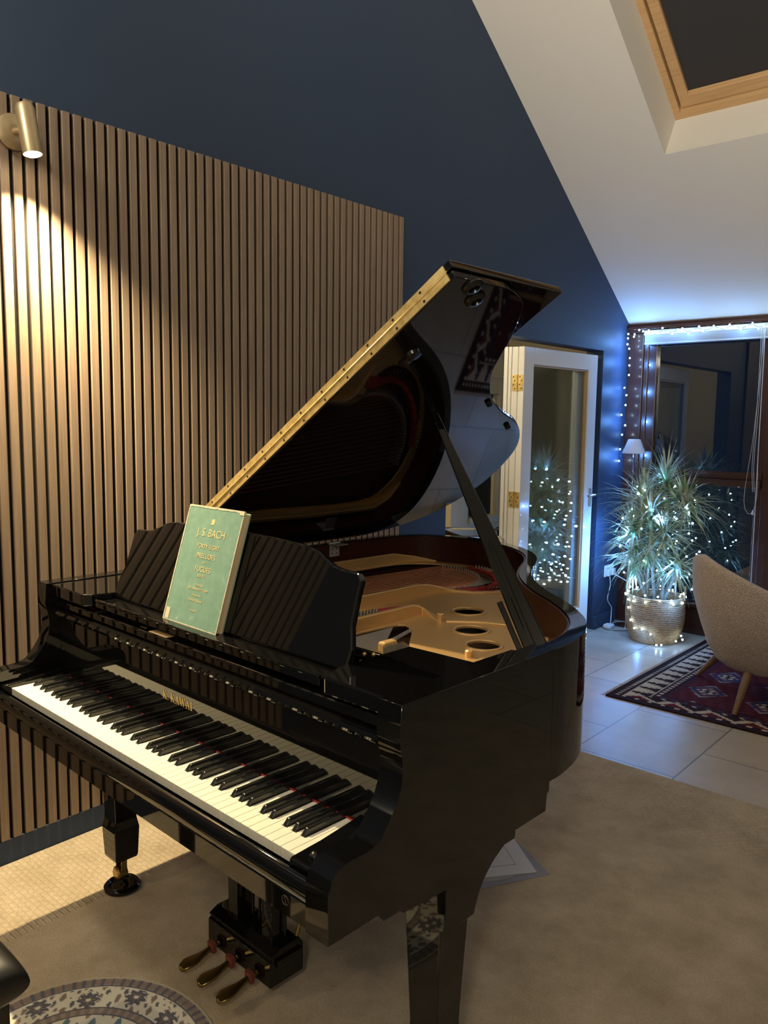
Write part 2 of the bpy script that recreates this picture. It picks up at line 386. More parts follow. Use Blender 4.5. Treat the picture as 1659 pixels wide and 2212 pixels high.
# raised venetian blind
bl = tag(thing('venetian_blind', (.142, EY-.035, 2.045), '', ''), 'white venetian blind drawn up below the brown beam, fairy lights over it', 'blind')
bm = new_bm(); box(bm, 0, 1.1, -.03, .03, .065, .098); obj('head_rail', bm, BSLAT, bl, bevel=.003)
bm = new_bm()
for k in range(11): box(bm, .005, 1.1, -.027, .027, .012+k*.0048, .0146+k*.0048)
obj('slats', bm, BSLAT, bl)
bm = new_bm(); box(bm, .003, 1.1, -.028, .028, 0, .011); obj('bottom_rail', bm, BSLAT, bl, bevel=.002)
bm = new_bm()
for dx in (.79, .80): tube(bm, smooth_open([(dx, -.03, .07), (dx+.004, -.032, -.4), (dx-.003, -.032, -.8), (dx+.01, -.03, -1.0)]), .0016, 6)
tube(bm, smooth_open([(.81, -.03, .07), (.785, -.033, -.6), (.75, -.033, -1.02), (.775, -.034, -1.14), (.815, -.034, -1.12), (.83, -.033, -1.0), (.82, -.033, -.75)]), .0013, 6)
lathe(bm, [(.004, .03), (.010, 0), (.006, -.004)], (.81, -.03, -1.15), 10)
obj('pull_cord', bm, BSLAT, bl, smooth=40)
bm = new_bm(); tube(bm, [(.815, -.04, .06), (.832, -.042, -1.95+.3)], .003, 6); obj('tilt_wand', bm, BSLAT, bl)

# ---- glazed folding doors in the left wall
dr = struct(bpy.data.objects.new('door_1', None)); COL.objects.link(dr); dr.location = (-.071, 1.284, 0); dr.rotation_euler = (0, 0, math.radians(-4))
# local: x out into the room, y along the leaf
def leaf(parent, x0, L_, tail=True):
    bm = new_bm(); T = .044; Z0, Z1 = .035, 1.948; s = .105
    box(bm, x0-T, x0, 0, s, Z0, Z1); box(bm, x0-T, x0, L_-s, L_, Z0, Z1)
    box(bm, x0-T, x0, s, L_-s, Z1-.105, Z1); box(bm, x0-T, x0, s, L_-s, Z0, Z0+.15)
    return obj('door_leaf', bm, GLOSSW, parent, bevel=.003)
leaf(dr, 0, .865)
bm = new_bm()
for (ya, yb, za, zb) in ((.105, .755, .185, .197), (.105, .755, 1.831, 1.843), (.105, .117, .197, 1.831), (.743, .755, .197, 1.831)): box(bm, -.032, -.010, ya, yb, za, zb)
obj('glazing_bead', bm, wood('bead_wood', (0.42, 0.26, 0.12), (0.5, 0.33, 0.16), 'z'), dr)
bm = new_bm(); box(bm, -.024, -.020, .11, .75, .19, 1.84); obj('door_glass', bm, GLASS, dr)
bm = new_bm(); box(bm, 0, .006, .815, .845, .90, 1.03); obj('handle_plate', bm, STEEL, dr, bevel=.003)
bm = new_bm(); tube(bm, [(.003, .83, .985), (.05, .83, .985)], .009, 10); tube(bm, smooth_open([(.05, .835, .985), (.052, .80, .985), (.05, .73, .983)]), [.009]*6+[.008]*7, 10); obj('door_handle', bm, CHROME, dr, smooth=50)
# folded leaf behind, frame strips beside it
d2 = struct(bpy.data.objects.new('door_2', None)); COL.objects.link(d2); d2.location = (-.071, 1.284, 0); d2.rotation_euler = (0, 0, math.radians(-4))
leaf(d2, -.048, .80)
bm = new_bm(); box(bm, -.075, -.070, .10, .70, .19, 1.84); obj('door_glass', bm, GLASS, d2)
bm = new_bm(); box(bm, -.118, -.096, -.002, .02, .035, 1.95); box(bm, -.150, -.122, -.006, .05, .035, 1.95); obj('door_stop', bm, GLOSSW, d2, bevel=.002)
for z in (1.675, .945):
    bm = new_bm(); box(bm, -.044, -.006, -.0025, 0, z, z+.10); box(bm, -.086, -.050, -.0025, 0, z, z+.10)
    tube(bm, [(-.047, -.004, z), (-.047, -.004, z+.10)], .0045, 8)
    for k in range(4):
        for xx in (-.016-.012*(k % 2), -.066-.010*(k % 2)): 
            box(bm, xx-.0035, xx+.0035, -.0032, -.002, z+.012+k*.024, z+.019+k*.024, 1)
    obj('door_hinge', bm, [BRASS, DARK], dr)

# ---- neighbouring room seen through the opening
bm = new_bm(); box(bm, -2.2, -2.1, -1.0, 4.0, 0, 2.5); struct(obj('wall_far', bm, ANNEXW))
bm = new_bm(); box(bm, -2.2, -.13, 3.3, 3.4, 0, 2.5); box(bm, -2.2, -.13, -1.1, -1.0, 0, 2.5); struct(obj('wall_annex', bm, ANNEXW))
bm = new_bm(); box(bm, -2.2, -.13, -1.1, 3.4, 2.4, 2.5); struct(obj('ceiling_annex', bm, WHITEW))
bm = new_bm(); box(bm, -2.2, -2.1, 2.7, 3.4, -.06, 0); struct(obj('floor_annex', bm, TILE)) if False else bm.free()
# glazed door of that room: plane x = -.6, opening to the dark outside
fr = struct(bpy.data.objects.new('door_3', None)); COL.objects.link(fr); fr.location = (-.62, 0, 0)
CREAM = pbr('cream_gloss', (0.62, 0.55, 0.38), 0.3)
bm = new_bm(); 
box(bm, -.04, .03, 1.265, 1.384, 0, 2.08); box(bm, -.04, .02, 1.392, 1.48, 0, 2.08)
box(bm, -.04, .02, 1.84, 1.935, 0, 2.08); box(bm, -.04, .02, 1.48, 1.84, 0, .80); box(bm, -.04, .04, 1.48, 1.95, .775, .815); box(bm, -.04, .02, 1.48, 1.84, 1.68, 2.08); box(bm, -.04, .035, 1.3, 1.95, 1.79, 1.815)
obj('door_frame', bm, CREAM, fr, bevel=.003)
bm = new_bm(); box(bm, -.012, -.008, 1.48, 1.84, .80, 1.70); obj('door_glass', bm, GLASS, fr)
# dark sheet added beyond that glass for the unlit outside
bm = new_bm(); box(bm, -.9, -.88, 1.2, 2.3, 0, 2.1); struct(obj('dark_backing', bm, pbr('unlit_outside', (0.05, 0.045, 0.04), .8)))
# wire drying rack
rk = tag(thing('drying_rack', (-.3, 1.05, 0), '', ''), 'black and silver folding clothes rack standing behind the piano tail in the doorway', 'drying rack')
bm = new_bm()
for k, (x, z) in enumerate(((0, .80), (.06, .755), (.0, .71), (.12, .76))): tube(bm, [(x-.05, -.22, z+.03), (x, .40, z-.03)], .008, 8)
obj('rail', bm, CHROME, rk, smooth=40)
bm = new_bm()
prism(bm, [(-.08, .84), (.16, .79), (.14, .77), (-.04, .70), (-.06, .72), (-.02, .77)], 'y', -.235, -.215)
tube(bm, [(-.05, -.22, .83), (.1, -.22, 0.006)], .009, 8); tube(bm, [(.1, -.22, .80), (-.12, -.22, 0.006)], .009, 8)
obj('end_frame', bm, SATIN, rk, smooth=40)
bm = new_bm(); tube(bm, [(-.05, .42, .78), (.1, .42, 0.006)], .009, 8); tube(bm, [(.1, .42, .75), (-.12, .42, 0.006)], .009, 8)
obj('end_frame', bm, SATIN, rk, smooth=40)

# ------------------------------------------------------------------ slatted wall panels
ZS0, ZS1 = .092, 2.448
def yk(k): return (k-47)*.04-.027
plabels = {33: 'slatted walnut wall panel farthest along the wall, ending behind the raised piano lid',
           18: 'slatted walnut wall panel meeting the lower end of the brass lid hinge',
           3: 'slatted walnut wall panel just right of the wall lamp, behind the bass keys',
           -12: 'slatted walnut wall panel that carries the wall lamp, left edge of the photo',
           -27: 'slatted walnut wall panel nearest the photographer, left of the one with the lamp'}
for k0 in (33, 18, 3, -12, -27):
    t = tag(thing('slat_panel', (.0012, yk(k0), ZS0), '', ''), plabels[k0], 'wall panel', 'slatted wall panels')
    bm = new_bm(); box(bm, 0, .009, -.004, 15*.04-.006 if k0 != 33 else 14*.04+.027, 0, ZS1-ZS0); obj('backing_felt', bm, FELT, t)
    bm = new_bm()
    for k in range(15): box(bm, .009, .021, k*.04, k*.04+.027, 0, ZS1-ZS0)
    obj('slats', bm, SLAT, t, bevel=.0012, segs=1)

# wall spot lamp
lp = tag(thing('wall_lamp', (.021, -1.868, 2.335), '', ''), 'bronze cylinder wall spotlight, lit, fixed on the slatted panel at the left edge', 'wall lamp')
bm = new_bm(); lathe(bm, [(.050, 0), (.053, .004), (.053, .016), (.046, .022), (.012, .026)], (0, 0, 0), 40); obj('wall_plate', bm, LAMPB, lp, smooth=40, mat4=Matrix.Rotation(pi/2, 4, 'Y'))
bm = new_bm(); tube(bm, [(.02, 0, 0), (.08, 0, -.01)], .011, 12); obj('arm', bm, LAMPB, lp, smooth=40)
bm = new_bm(); lathe(bm, [(.010, .078), (.024, .072), (.0285, .060), (.0285, -.072), (.026, -.072), (.0255, -.058), (.004, -.056)], (0, 0, 0), 36)
SPT = Matrix.Translation((.098, .006, -.010)) @ Matrix.Rotation(math.radians(-7), 4, 'Y') @ Matrix.Rotation(math.radians(5), 4, 'X')
obj('shade', bm, LAMPB, lp, smooth=40, mat4=SPT)
bm = new_bm(); lathe(bm, [(.003, -.055), (.022, -.058), (.0235, -.068), (.018, -.076), (.003, -.078)], (0, 0, 0), 24); obj('bulb', bm, BULB, lp, smooth=60, mat4=SPT)
e = SPT @ Vector((0, 0, -.082)); tgt = e+Vector((.16, -.02, -1.0))
lamp('lamp_beam', 'SPOT', e, 310, WARM, .014, lp, aim=None, spot=math.radians(122), blend=.85).rotation_euler = (tgt-e).to_track_quat('-Z', 'Y').to_euler()

# ------------------------------------------------------------------ carpets on the floor
cp = tag(thing('carpet', (0, 0, 0), '', ''), 'large beige pile carpet under the piano with a ribbed woven border', 'carpet')
cx0, cx1, cy0, cy1, wbd, hc = .018, 3.5, -4.3, .163, .40, .010
bm = new_bm(); box(bm, cx0+wbd, cx1-wbd, cy0+wbd, cy1-wbd-.02, .0005, hc+.002); obj('pile_field', bm, CARP, cp, bevel=.002)
bm = new_bm(); box(bm, cx0, cx0+wbd-.002, cy0, cy1, .0005, hc); box(bm, cx1-wbd+.002, cx1, cy0, cy1, .0005, hc)
box(bm, cx0+wbd, cx1-wbd, cy1-wbd-.018, cy1, .0005, hc); box(bm, cx0+wbd, cx1-wbd, cy0, cy0+wbd-.002, .0005, hc)
obj('border', bm, CARPB, cp, bevel=.003)
FZ = hc+.002

def color_grid(name, nx, ny, fpos, fcol, mat, thick):
    """fine mesh sheet whose woven pattern is a vertex colour"""
    bm = new_bm(); g = {}; lay = bm.verts.layers.float_color.new('Col')
    for i in range(nx+1):
        for j in range(ny+1):
            p = fpos(i/nx, j/ny); v = bm.verts.new((p[0], p[1], thick)); v[lay] = (*fcol(i/nx, j/ny, p), 1); g[i, j] = v
    for i in range(nx):
        for j in range(ny): bm.faces.new((g[i, j], g[i+1, j], g[i+1, j+1], g[i, j+1]))
    edge = [g[i, 0] for i in range(nx+1)]+[g[nx, j] for j in range(1, ny+1)]+[g[i, ny] for i in range(nx-1, -1, -1)]+[g[0, j] for j in range(ny-1, 0, -1)]
    low = []
    for v in edge: q = bm.verts.new((v.co.x, v.co.y, 0.0)); q[lay] = v[lay]; low.append(q)
    n = len(edge)
    for k in range(n): bm.faces.new((edge[k], low[k], low[(k+1) % n], edge[(k+1) % n]))
    return bm
# kilim by the window
KX, KY, KW, KL = .715, .950, 1.30, 1.62
MAR = (0.060, 0.012, 0.018); DK = (0.022, 0.012, 0.016); CRM = (0.46, 0.40, 0.33); BLU = (0.040, 0.035, 0.085); RED = (0.095, 0.015, 0.018)
def kcol(u, v, p):
    x = p[0]; y = p[1]; n = math.sin(x*91+y*37)*.5+math.sin(y*113-x*29)*.5
    def zig(t, per): return abs(((t/per) % 1)-.5)*2
    ex, ey = x, y                                          # distance from left end, from front side
    if ex < .285 and ey > .21*ex/.285:                     # broad end border (left)
        if ex < .035: return DK
        if ex < .055: return CRM if int(y/.016) % 2 else DK
        if ex < .075: return DK
        if ex < .20:
            z = zig(y, .105); q = (ex-.075)/.125
            if ex < .083 or ex > .192: return CRM
            st = round(z*6)/6
            return CRM if (st > q*.85+.12) or (abs(st-q*.8) < .09 and q > .35) else DK
        if ex < .212: return DK
        if ex < .23: return CRM if int(y/.020) % 2 else MAR
        if ex < .25: return DK
        return (0.05, 0.016, 0.035) if int(y/.03) % 2 else MAR
    if ey < .21:                                           # front side border
        if ey < .045: return DK if n < .75 else MAR
        if ey < .060: return CRM if int(x/.024) % 3 == 0 else DK
        if ey < .135:
            z = round(zig(x+ey*.6, .20)*6)/6; q = (ey-.06)/.075
            if abs(z-q) < .22: return CRM
            return RED if z > q else DK
        if ey < .155: return CRM if int((x+y)/.02) % 4 == 0 else DK
        if ey < .185: return MAR if int(x/.03) % 2 else BLU
        return DK if int(x/.02) % 2 else MAR
    # field with hooked diamonds
    cx, cy = .395, .44; px_, py_ = .322, .335
    a = (x-cx)/px_; i = round(a); b = (y-cy+(i % 2)*.03)/py_; j = round(b)
    dx = abs(a-i)*px_; dy = abs(b-j)*py_
    d = dx/.118+dy/.135; st = d+.06*(int((dx+dy)/.012) % 2)
    if st < .22: return DK
    if st < .50: return CRM if int((dx-dy+1)/.02) % 3 else DK
    if st < .60: return (0.24, 0.10, 0.09)
    if st < .86: return BLU
    if st < .95: return (0.30, 0.27, 0.27)
    if n > .86: return BLU
    return RED if n > -.2 else MAR
kl = tag(thing('kilim_rug', (KX, KY, 0), '', ''), 'dark red kilim with diamond motifs lying on the tiles beneath the armchair', 'rug')
bm = color_grid('weave', 200, 250, lambda u, v: (u*KW, v*KL), kcol, vcol_mat('kilim_wool'), .008)
obj('weave', bm, vcol_mat('kilim_wool'), kl)
bm = new_bm()
for k in range(110):
    y = .01+k*(KL-.02)/110; tube(bm, [(0, y, .003), (-.012, y+random.uniform(-.004, .004), .003), (-.026, y+random.uniform(-.008, .008), .002)], .0017, 5)
tag(obj('fringe', bm, pbr('fringe_wool', (0.42, 0.34, 0.26), .9), kl), None, None, kind='stuff')
# round rug beneath the stool
RC = (1.0, -2.269); RR = .56
# circle through the visible rim
RC = (1.0, -2.269); RR = .333
def rcol(u, v, p):
    r = math.hypot(p[0], p[1]); a = math.atan2(p[1], p[0]); d = RR-r
    Cc = (0.66, 0.62, 0.52); G = (0.115, 0.115, 0.14); T = (0.235, 0.18, 0.155); S = (0.30, 0.26, 0.22)
    def bl(x, y, k): return math.sin(x*k)*math.sin(y*k*1.13+1)+.5*math.sin(x*k*2.3+y*k*1.7)
    if d < .006: return (0.46, 0.40, 0.30)
    if d < .030:
        q = (a*RR/.026) % 1; w_ = abs(q-.5)*2
        return G if w_ < .35 else (T if abs((d-.006)/.024-.5) < .25+.2*w_ else S)
    if d < .034: return G
    if d < .037: return Cc
    if d < .108:
        n = 14; q = ((a/(2*pi))*n) % 1; lx = (q-.5)*2*pi*(RR-.07)/n; ly = d-.072+.009*math.sin(a*n/2)
        rr = math.hypot(lx, ly); th = math.atan2(ly, lx)
        pet = .025+.005*math.cos(8*th)
        if rr < .006: return Cc
        if rr < pet*.55: return G if int(th*2.6+20) % 2 else T
        if rr < pet: return G
        if rr < pet+.003: return Cc
        s = bl(p[0], p[1], 95)
        if s > .55: return T
        if s < -.85: return G
        return Cc
    if d < .111: return G
    if d < .130:
        q = (a*RR*.75/.026) % 1; w_ = abs(q-.5)*2
        return T if w_ < .6 else S
    if d < .133: return G
    s = bl(p[0], p[1], 70)
    if s > .7: return (0.13, 0.19, 0.22)
    if s < -.9: return T
    return Cc
rg = tag(thing('round_rug', (RC[0], RC[1], FZ), '', ''), 'round cream rug with grey floral border, lying on the beige carpet by the stool', 'rug')
NR, NA = 130, 420
bm = new_bm(); lay = bm.verts.layers.float_color.new('Col'); rings = []
for i in range(NR+1):
    r = RR*(.12+.88*i/NR); ring = []
    for k in range(NA):
        a = 2*pi*k/NA-pi; p = (r*math.cos(a), r*math.sin(a)); v = bm.verts.new((p[0], p[1], .007)); v[lay] = (*rcol(0, 0, p), 1); ring.append(v)
    rings.append(ring)
low = []
for v in rings[-1]: q = bm.verts.new((v.co.x, v.co.y, 0)); q[lay] = v[lay]; low.append(q)
rings.append(low)
for a, b in zip(rings[:-1], rings[1:]):
    for k in range(NA): bm.faces.new((a[k], a[(k+1) % NA], b[(k+1) % NA], b[k]))
bm.faces.new(rings[0]); obj('pile', bm, vcol_mat('round_rug_wool'), rg)

# ------------------------------------------------------------------ grand piano
HK = .7223                                  # key tops above the floor
PR = tag(thing('grand_piano', (.37604, -2.08733, 0), '', '', rz=-.0382893), 'black lacquered grand piano with raised lid and golden iron plate', 'grand piano')
HT = Matrix.Translation((0, 0, HK))
def pp(name, bm, mats, bevel=0, smooth=None, parent=None, segs=2):
    return obj(name, bm, mats, parent or PR, bevel=bevel, smooth=smooth, mat4=HT, segs=segs)
XL, XR, TOP, BOT = -.075, 1.3575, .275, -.020
outline = [(XL, .60), (XL, 1.0), (XL, 1.42), (-.060, 1.57), (-.005, 1.69), (.09, 1.765), (.22, 1.80), (.35, 1.795), (.47, 1.755), (.58, 1.69), (.67, 1.60), (.735, 1.50), (.785, 1.40), (.85, 1.29), (.93, 1.195), (1.02, 1.11), (1.12, 1.035), (1.21, .955), (1.285, .865), (1.335, .76), (1.3555, .66), (XR, .60)]
OUT = smooth_open(outline, 5)
INN = offset_open(OUT, -.040)
def sweep(bm, A, B, z0, z1, mo, mi_, mt):
    n = len(A); va = [[bm.verts.new((p.x, p.y, z)) for z in (z0, z1)] for p in A]; vb = [[bm.verts.new((p.x, p.y, z)) for z in (z0, z1)] for p in B]
    for k in range(n-1):
        for q, m_ in (((va[k][0], va[k+1][0], va[k+1][1], va[k][1]), mo), ((vb[k][0], vb[k][1], vb[k+1][1], vb[k+1][0]), mi_), ((va[k][1], va[k+1][1], vb[k+1][1], vb[k][1]), mt), ((va[k][0], vb[k][0], vb[k+1][0], va[k+1][0]), mo)):
            f = bm.faces.new(q); f.material_index = m_
    for k in (0, n-1): bm.faces.new((va[k][0], va[k][1], vb[k][1], vb[k][0]))
bm = new_bm(); sweep(bm, OUT, INN, BOT, TOP, 0, 0, 0); pp('rim', bm, LACQ, bevel=.0008, smooth=30, segs=1)
IN2 = offset_open(OUT, -.0405); IN3 = offset_open(OUT, -.046)
bm = new_bm(); sweep(bm, IN2, IN3, .10, TOP-.004, 0, 0, 0); 
box(bm, XR-.0465, XR-.041, .55, .60, .10, TOP-.004); box(bm, XL+.041, XL+.0465, .2, .60, .10, TOP-.004)
pp('inner_rim', bm, MAHOG, smooth=30)
# the two arms (cheeks), cut in their S profile
prof = [(.60, TOP), (.117, TOP), (.112, .216), (.118, .19), (.1225, .163), (.119, .130), (.108, .104), (.092, .080), (.070, .055), (.045, .046), (.020, .045), (-.008, .046), (-.028, .041), (-.042, .028), (-.050, .008), (-.050, -.080), (.065, -.080), (.080, -.097), (.472, -.100), (.475, -.083), (.588, -.083), (.592, -.045), (.60, -.040)]
for x0, x1 in ((XR-.0555, XR), (XL, XL+.050)):
    bm = new_bm(); prism(bm, prof, 'x', x0, x1); pp('arm', bm, LACQ, bevel=.0008, smooth=25, segs=1)
# keybed, key slip, underside
bm = new_bm(); box(bm, XL+.05, XR-.0555, -.036, .60, -.080, -.030); pp('keybed', bm, LACQ, bevel=.002)
bm = new_bm()
sl = [(-.024, -.030), (-.024, -.008), (-.0255, -.004), (-.030, -.0015), (-.036, -.003), (-.041, -.009), (-.044, -.018), (-.044, -.034), (-.0425, -.036), (-.0445, -.038), (-.0445, -.0785), (-.036, -.0785), (-.036, -.030)]
prism(bm, sl, 'x', XL+.05, XR-.0555); pp('key_slip', bm, LACQ, smooth=40)
# small maker's emblem on the slip
bm = new_bm(); torus(bm, (1.245, -.0448, -.052), .0085, .0006, 28, 6, ax='y')
tube(bm, smooth_open([(1.2485, -.0448, -.047), (1.2445, -.0448, -.045), (1.2425, -.0448, -.049), (1.2465, -.0448, -.054), (1.2475, -.0448, -.058), (1.2430, -.0448, -.060), (1.2415, -.0448, -.057)], 4), .0006, 6)
pp('emblem', bm, pbr('dull_emblem', (.06, .05, .03), .4))
# key blocks
for x0, x1 in ((1.228, XR-.056), (XL+.0505, -.003)):
    bm = new_bm(); prism(bm, [(-.022, -.028), (-.022, .004), (-.018, .009), (.05, .012), (.125, .020), (.151, .024), (.151, -.028)], 'x', x0, x1); pp('key_block', bm, LACQ, bevel=.0025)
bm = new_bm(); lathe(bm, [(.0085, 0), (.009, .006), (.006, .010), (.002, .0115)], (1.262, .006, .0095), 20); pp('block_knob', bm, SATIN, smooth=40)
# keys
WK = 1.225/52
names = 'ABCDEFG'; black_after = {'A': .0022, 'C': -.0022, 'D': .0022, 'F': -.0028, 'G': 0}
for i in range(52):
    nm = names[i % 7]; prev = names[(i-1) % 7]
    x0, x1 = i*WK+.0005, (i+1)*WK-.0005; l = r = 0
    if i < 51 and nm in black_after: r = WK/2*0+.0068-black_after[nm]
    if i > 0 and prev in black_after: l = .0068+black_after[prev]
    pts = [(x0, 0), (x1, 0)]
    if r: pts += [(x1, .0495), (x1-r, .0495)]
    pts += [(x1-r if r else x1, .165), (x0+l if l else x0, .165)]
    if l: pts += [(x0+l, .0495), (x0, .0495)]
    bm = new_bm(); prism(bm, pts, 'z', -.020, 0); pp('white_key', bm, IVORY, bevel=.0007, segs=1)
for i in range(51):
    nm = names[i % 7]
    if nm not in black_after: continue
    c = (i+1)*WK+black_after[nm]; bm = new_bm(); v = []
    for (y, z, hw) in ((.051, -.006, .0056), (.051, .0015, .0056), (.0600, .0120, .0045), (.160, .0125, .0045), (.160, -.006, .0056)):
        v.append((bm.verts.new((c-hw, y, z)), bm.verts.new((c+hw, y, z))))
    for k in range(4): bm.faces.new((v[k][0], v[k][1], v[k+1][1], v[k+1][0]))
    bm.faces.new((v[0][0], v[0][1], v[4][1], v[4][0])); bm.faces.new([a[0] for a in v]); bm.faces.new([a[1] for a in v][::-1])
    pp('black_key', bm, EBONY, bevel=.0014, segs=2, smooth=60)
bm = new_bm(); box(bm, 0, 1.225, .1515, .1545, .001, .0030); pp('key_felt', bm, REDF)
# fall board, opened, with its rolled lip
bm = new_bm(); box(bm, XL+.052, XR-.058, .155, .185, .002, .168); pp('fall_board', bm, LACQ)
fb = [(.155, .1685), (.152, .176), (.142, .180), (.132, .183), (.1285, .190), (.132, .198), (.142, .201), (.165, .200), (.185, .19), (.185, .1685)]
bm = new_bm(); prism(bm, fb, 'x', XL+.052, XR-.058); pp('fall_board_lip', bm, LACQ, smooth=40)
# maker's name in serif capitals
def glyph(bm, ch, x, h, t):
    """strokes with serifs, drawn in the XZ plane; returns advance"""
    def bar(x0, z0, x1, z1, w_):
        d = Vector((x1-x0, z1-z0)).normalized(); nx, nz = -d.y*w_/2, d.x*w_/2
        prism(bm, [(x+x0+nx, z0+nz), (x+x1+nx, z1+nz), (x+x1-nx, z1-nz), (x+x0-nx, z0-nz)], 'y', 0, t)
    W = h*.15; th = h*.06; s = h*.32
    def serif(cx, z): bar(cx-s/2, z, cx+s/2, z, th)
    if ch == 'K':
        bar(.16*h, 0, .16*h, h, W); serif(.16*h, 0); serif(.16*h, h); bar(.20*h, .42*h, .68*h, h, th*1.1); bar(.32*h, .55*h, .72*h, 0, W); serif(.68*h, h); serif(.72*h, 0); return .95*h
    if ch == 'A':
        bar(.10*h, 0, .42*h, h, th*1.1); bar(.42*h, h, .74*h, 0, W); bar(.22*h, .36*h, .62*h, .36*h, th); serif(.10*h, 0); serif(.74*h, 0); return .92*h
    if ch == 'W':
        bar(.08*h, h, .32*h, 0, W); bar(.32*h, 0, .54*h, h, th); bar(.54*h, h, .78*h, 0, W); bar(.78*h, 0, 1.0*h, h, th*1.1); serif(.08*h, h); serif(.54*h, h); serif(1.0*h, h); return 1.18*h
    if ch == 'I': bar(.16*h, 0, .16*h, h, W); serif(.16*h, 0); serif(.16*h, h); return .36*h
    if ch == '.': bar(0, .06*h, .12*h, .06*h, .12*h); return .26*h
    return .25*h
bm = new_bm(); x = 0; hL = .0195
for ch in 'K. KAWAI': x += glyph(bm, ch, x, hL, .0008)+hL*.10
bm.transform(Matrix.Translation((.600-x/2, .1540, .070))); pp('name_lettering', bm, GOLD)
# nameboard beam, front deck and lock plate behind the fall board
bm = new_bm()
prism(bm, [(.160, .205), (.146, .206), (.146, .222), (.150, .226), (.175, .226), (.175, .205)], 'x', XL+.052, XR-.058)
pp('lock_rail', bm, LACQ, bevel=.0015)
bm = new_bm(); box(bm, XL+.052, XR-.058, .176, .26, .205, .236); pp('desk_deck', bm, LACQ, bevel=.002)
bm = new_bm(); box(bm, .480, .560, .150, .1745, .2258, .2272); pp('lock_plate', bm, pbr('lit_brass_plate', (.95, .66, .32), .5, metal=.0), bevel=.0004)  # matte and brightened: the lamplight on the brass is in its colour
bm = text_bm('KAWAI', .0085, .0002); bm.transform(Matrix.Translation((.435, .160, .2262))); pp('desk_lettering', bm, GOLD)
# side boards right and left of the desk
bm = new_bm(); prism(bm, [(1.145, .131), (XR-.057, .131), (XR-.057, .545), (1.285, .545), (1.283, .413), (1.118, .404), (1.116, .200), (1.130, .165)], 'z', .238, .272); pp('side_board', bm, LACQ, bevel=.004)
bm = new_bm(); prism(bm, [(XL+.052, .131), (.170, .131), (.186, .150), (.200, .200), (.200, .404), (.03, .413), (.03, .545), (XL+.052, .545)], 'z', .238, .272); pp('side_board', bm, LACQ, bevel=.004)
# music shelf and desk
bm = new_bm(); box(bm, .205, 1.112, .150, .235, .240, .2555); box(bm, .205, 1.112, .148, .156, .2555, .2625); pp('desk_shelf', bm, LACQ, bevel=.002)
BET = math.radians(18)
half = [(0, 0), (.463, 0), (.467, .045), (.452, .090), (.449, .15), (.450, .183), (.437, .199), (.392, .200), (.362, .204), (.335, .214), (.305, .228), (.27, .236), (.15, .241), (0, .242)]
dp = [(.658+a, b) for a, b in half]+[(.658-a, b) for a, b in half[-2:0:-1]]
DM = Matrix.Translation((0, .210, .2575)) @ Matrix.Rotation(-BET, 4, 'X')
bm = new_bm(); prism(bm, dp, 'y', 0, .016); bm.transform(DM); pp('music_desk', bm, LACQ, bevel=.005, segs=3)
bm = new_bm(); box(bm, .62, .70, .24, .52, .238, .246); tube(bm, [(.66, .50, .25), (.66, .315, .40)], .006, 8); pp('desk_prop', bm, SATIN)
bm = new_bm(); box(bm, 1.03, 1.117, .30, .335, .232, .262); box(bm, .99, 1.115, .318, .33, .262, .268); pp('desk_slide', bm, LACQ, bevel=.002)
bm = new_bm()
for q in ((1.085, .300, .268), (1.10, .312, .268), (1.078, .297, .250)): sphere(bm, q, .0045, 10, 6)
pp('desk_screws', bm, BRASS, smooth=60)
# iron plate with windows and sound holes
IP = offset_open(OUT, -.048)
pl = [(p.x, p.y) for p in IP]
pl = [(XL+.06, .26)]+pl+[(XR-.06, .26)]
def tmp(pts, z0, z1):
    b = new_bm(); prism(b, pts, 'z', z0, z1); return obj('cut', b, PLATE)
bm = new_bm(); prism(bm, pl, 'z', .1605, .166); plate = obj('iron_plate', bm, PLATE)
W1 = smooth_closed([(.03, .30), (.46, .30), (.45, 1.05), (.455, 1.28), (.50, 1.33), (.57, 1.36), (.625, 1.44), (.60, 1.56), (.50, 1.665), (.36, 1.71), (.20, 1.70), (.08, 1.63), (.02, 1.48), (.02, 1.0)], 3)
W2 = [(.505, .30), (.640, .30), (.635, .60), (.625, .93), (.615, 1.035), (.585, 1.06), (.555, 1.04), (.525, .93), (.51, .60)]
W3 = smooth_closed([(.70, .31), (.95, .31), (1.0, .45), (.935, .60), (.845, .715), (.765, .81), (.705, .82), (.69, .60)], 3)
HOLES = [(.748, 1.10, .046), (.892, .925, .046), (1.008, .825, .044)]
cut = [tmp([(q[0], q[1]) for q in W1], .10, .2), tmp(W2, .10, .2), tmp([(q[0], q[1]) for q in W3], .10, .2)]
for hx, hy, hr in HOLES: cut.append(tmp([(hx+hr*math.cos(2*pi*k/32), hy+hr*math.sin(2*pi*k/32)) for k in range(32)], .10, .2))
bake_bool(plate, cut); plate.data.transform(HT); plate.parent = PR
b_ = plate.modifiers.new('bevel', 'BEVEL'); b_.width = .0012; b_.segments = 2; b_.limit_method = 'ANGLE'
for hx, hy, hr in HOLES:
    bm = new_bm(); torus(bm, (hx, hy, .166), hr+.005, .0058, 40, 10); bmesh.ops.scale(bm, vec=(1, 1, .7), verts=bm.verts, space=Matrix.Translation((0, 0, -.166))); pp('sound_hole_ring', bm, PLATE, smooth=60)
bm = new_bm(); prism(bm, pl, 'z', .118, .124); sb = obj('soundboard', bm, SPRUCE)
sb.data.transform(HT); sb.parent = PR
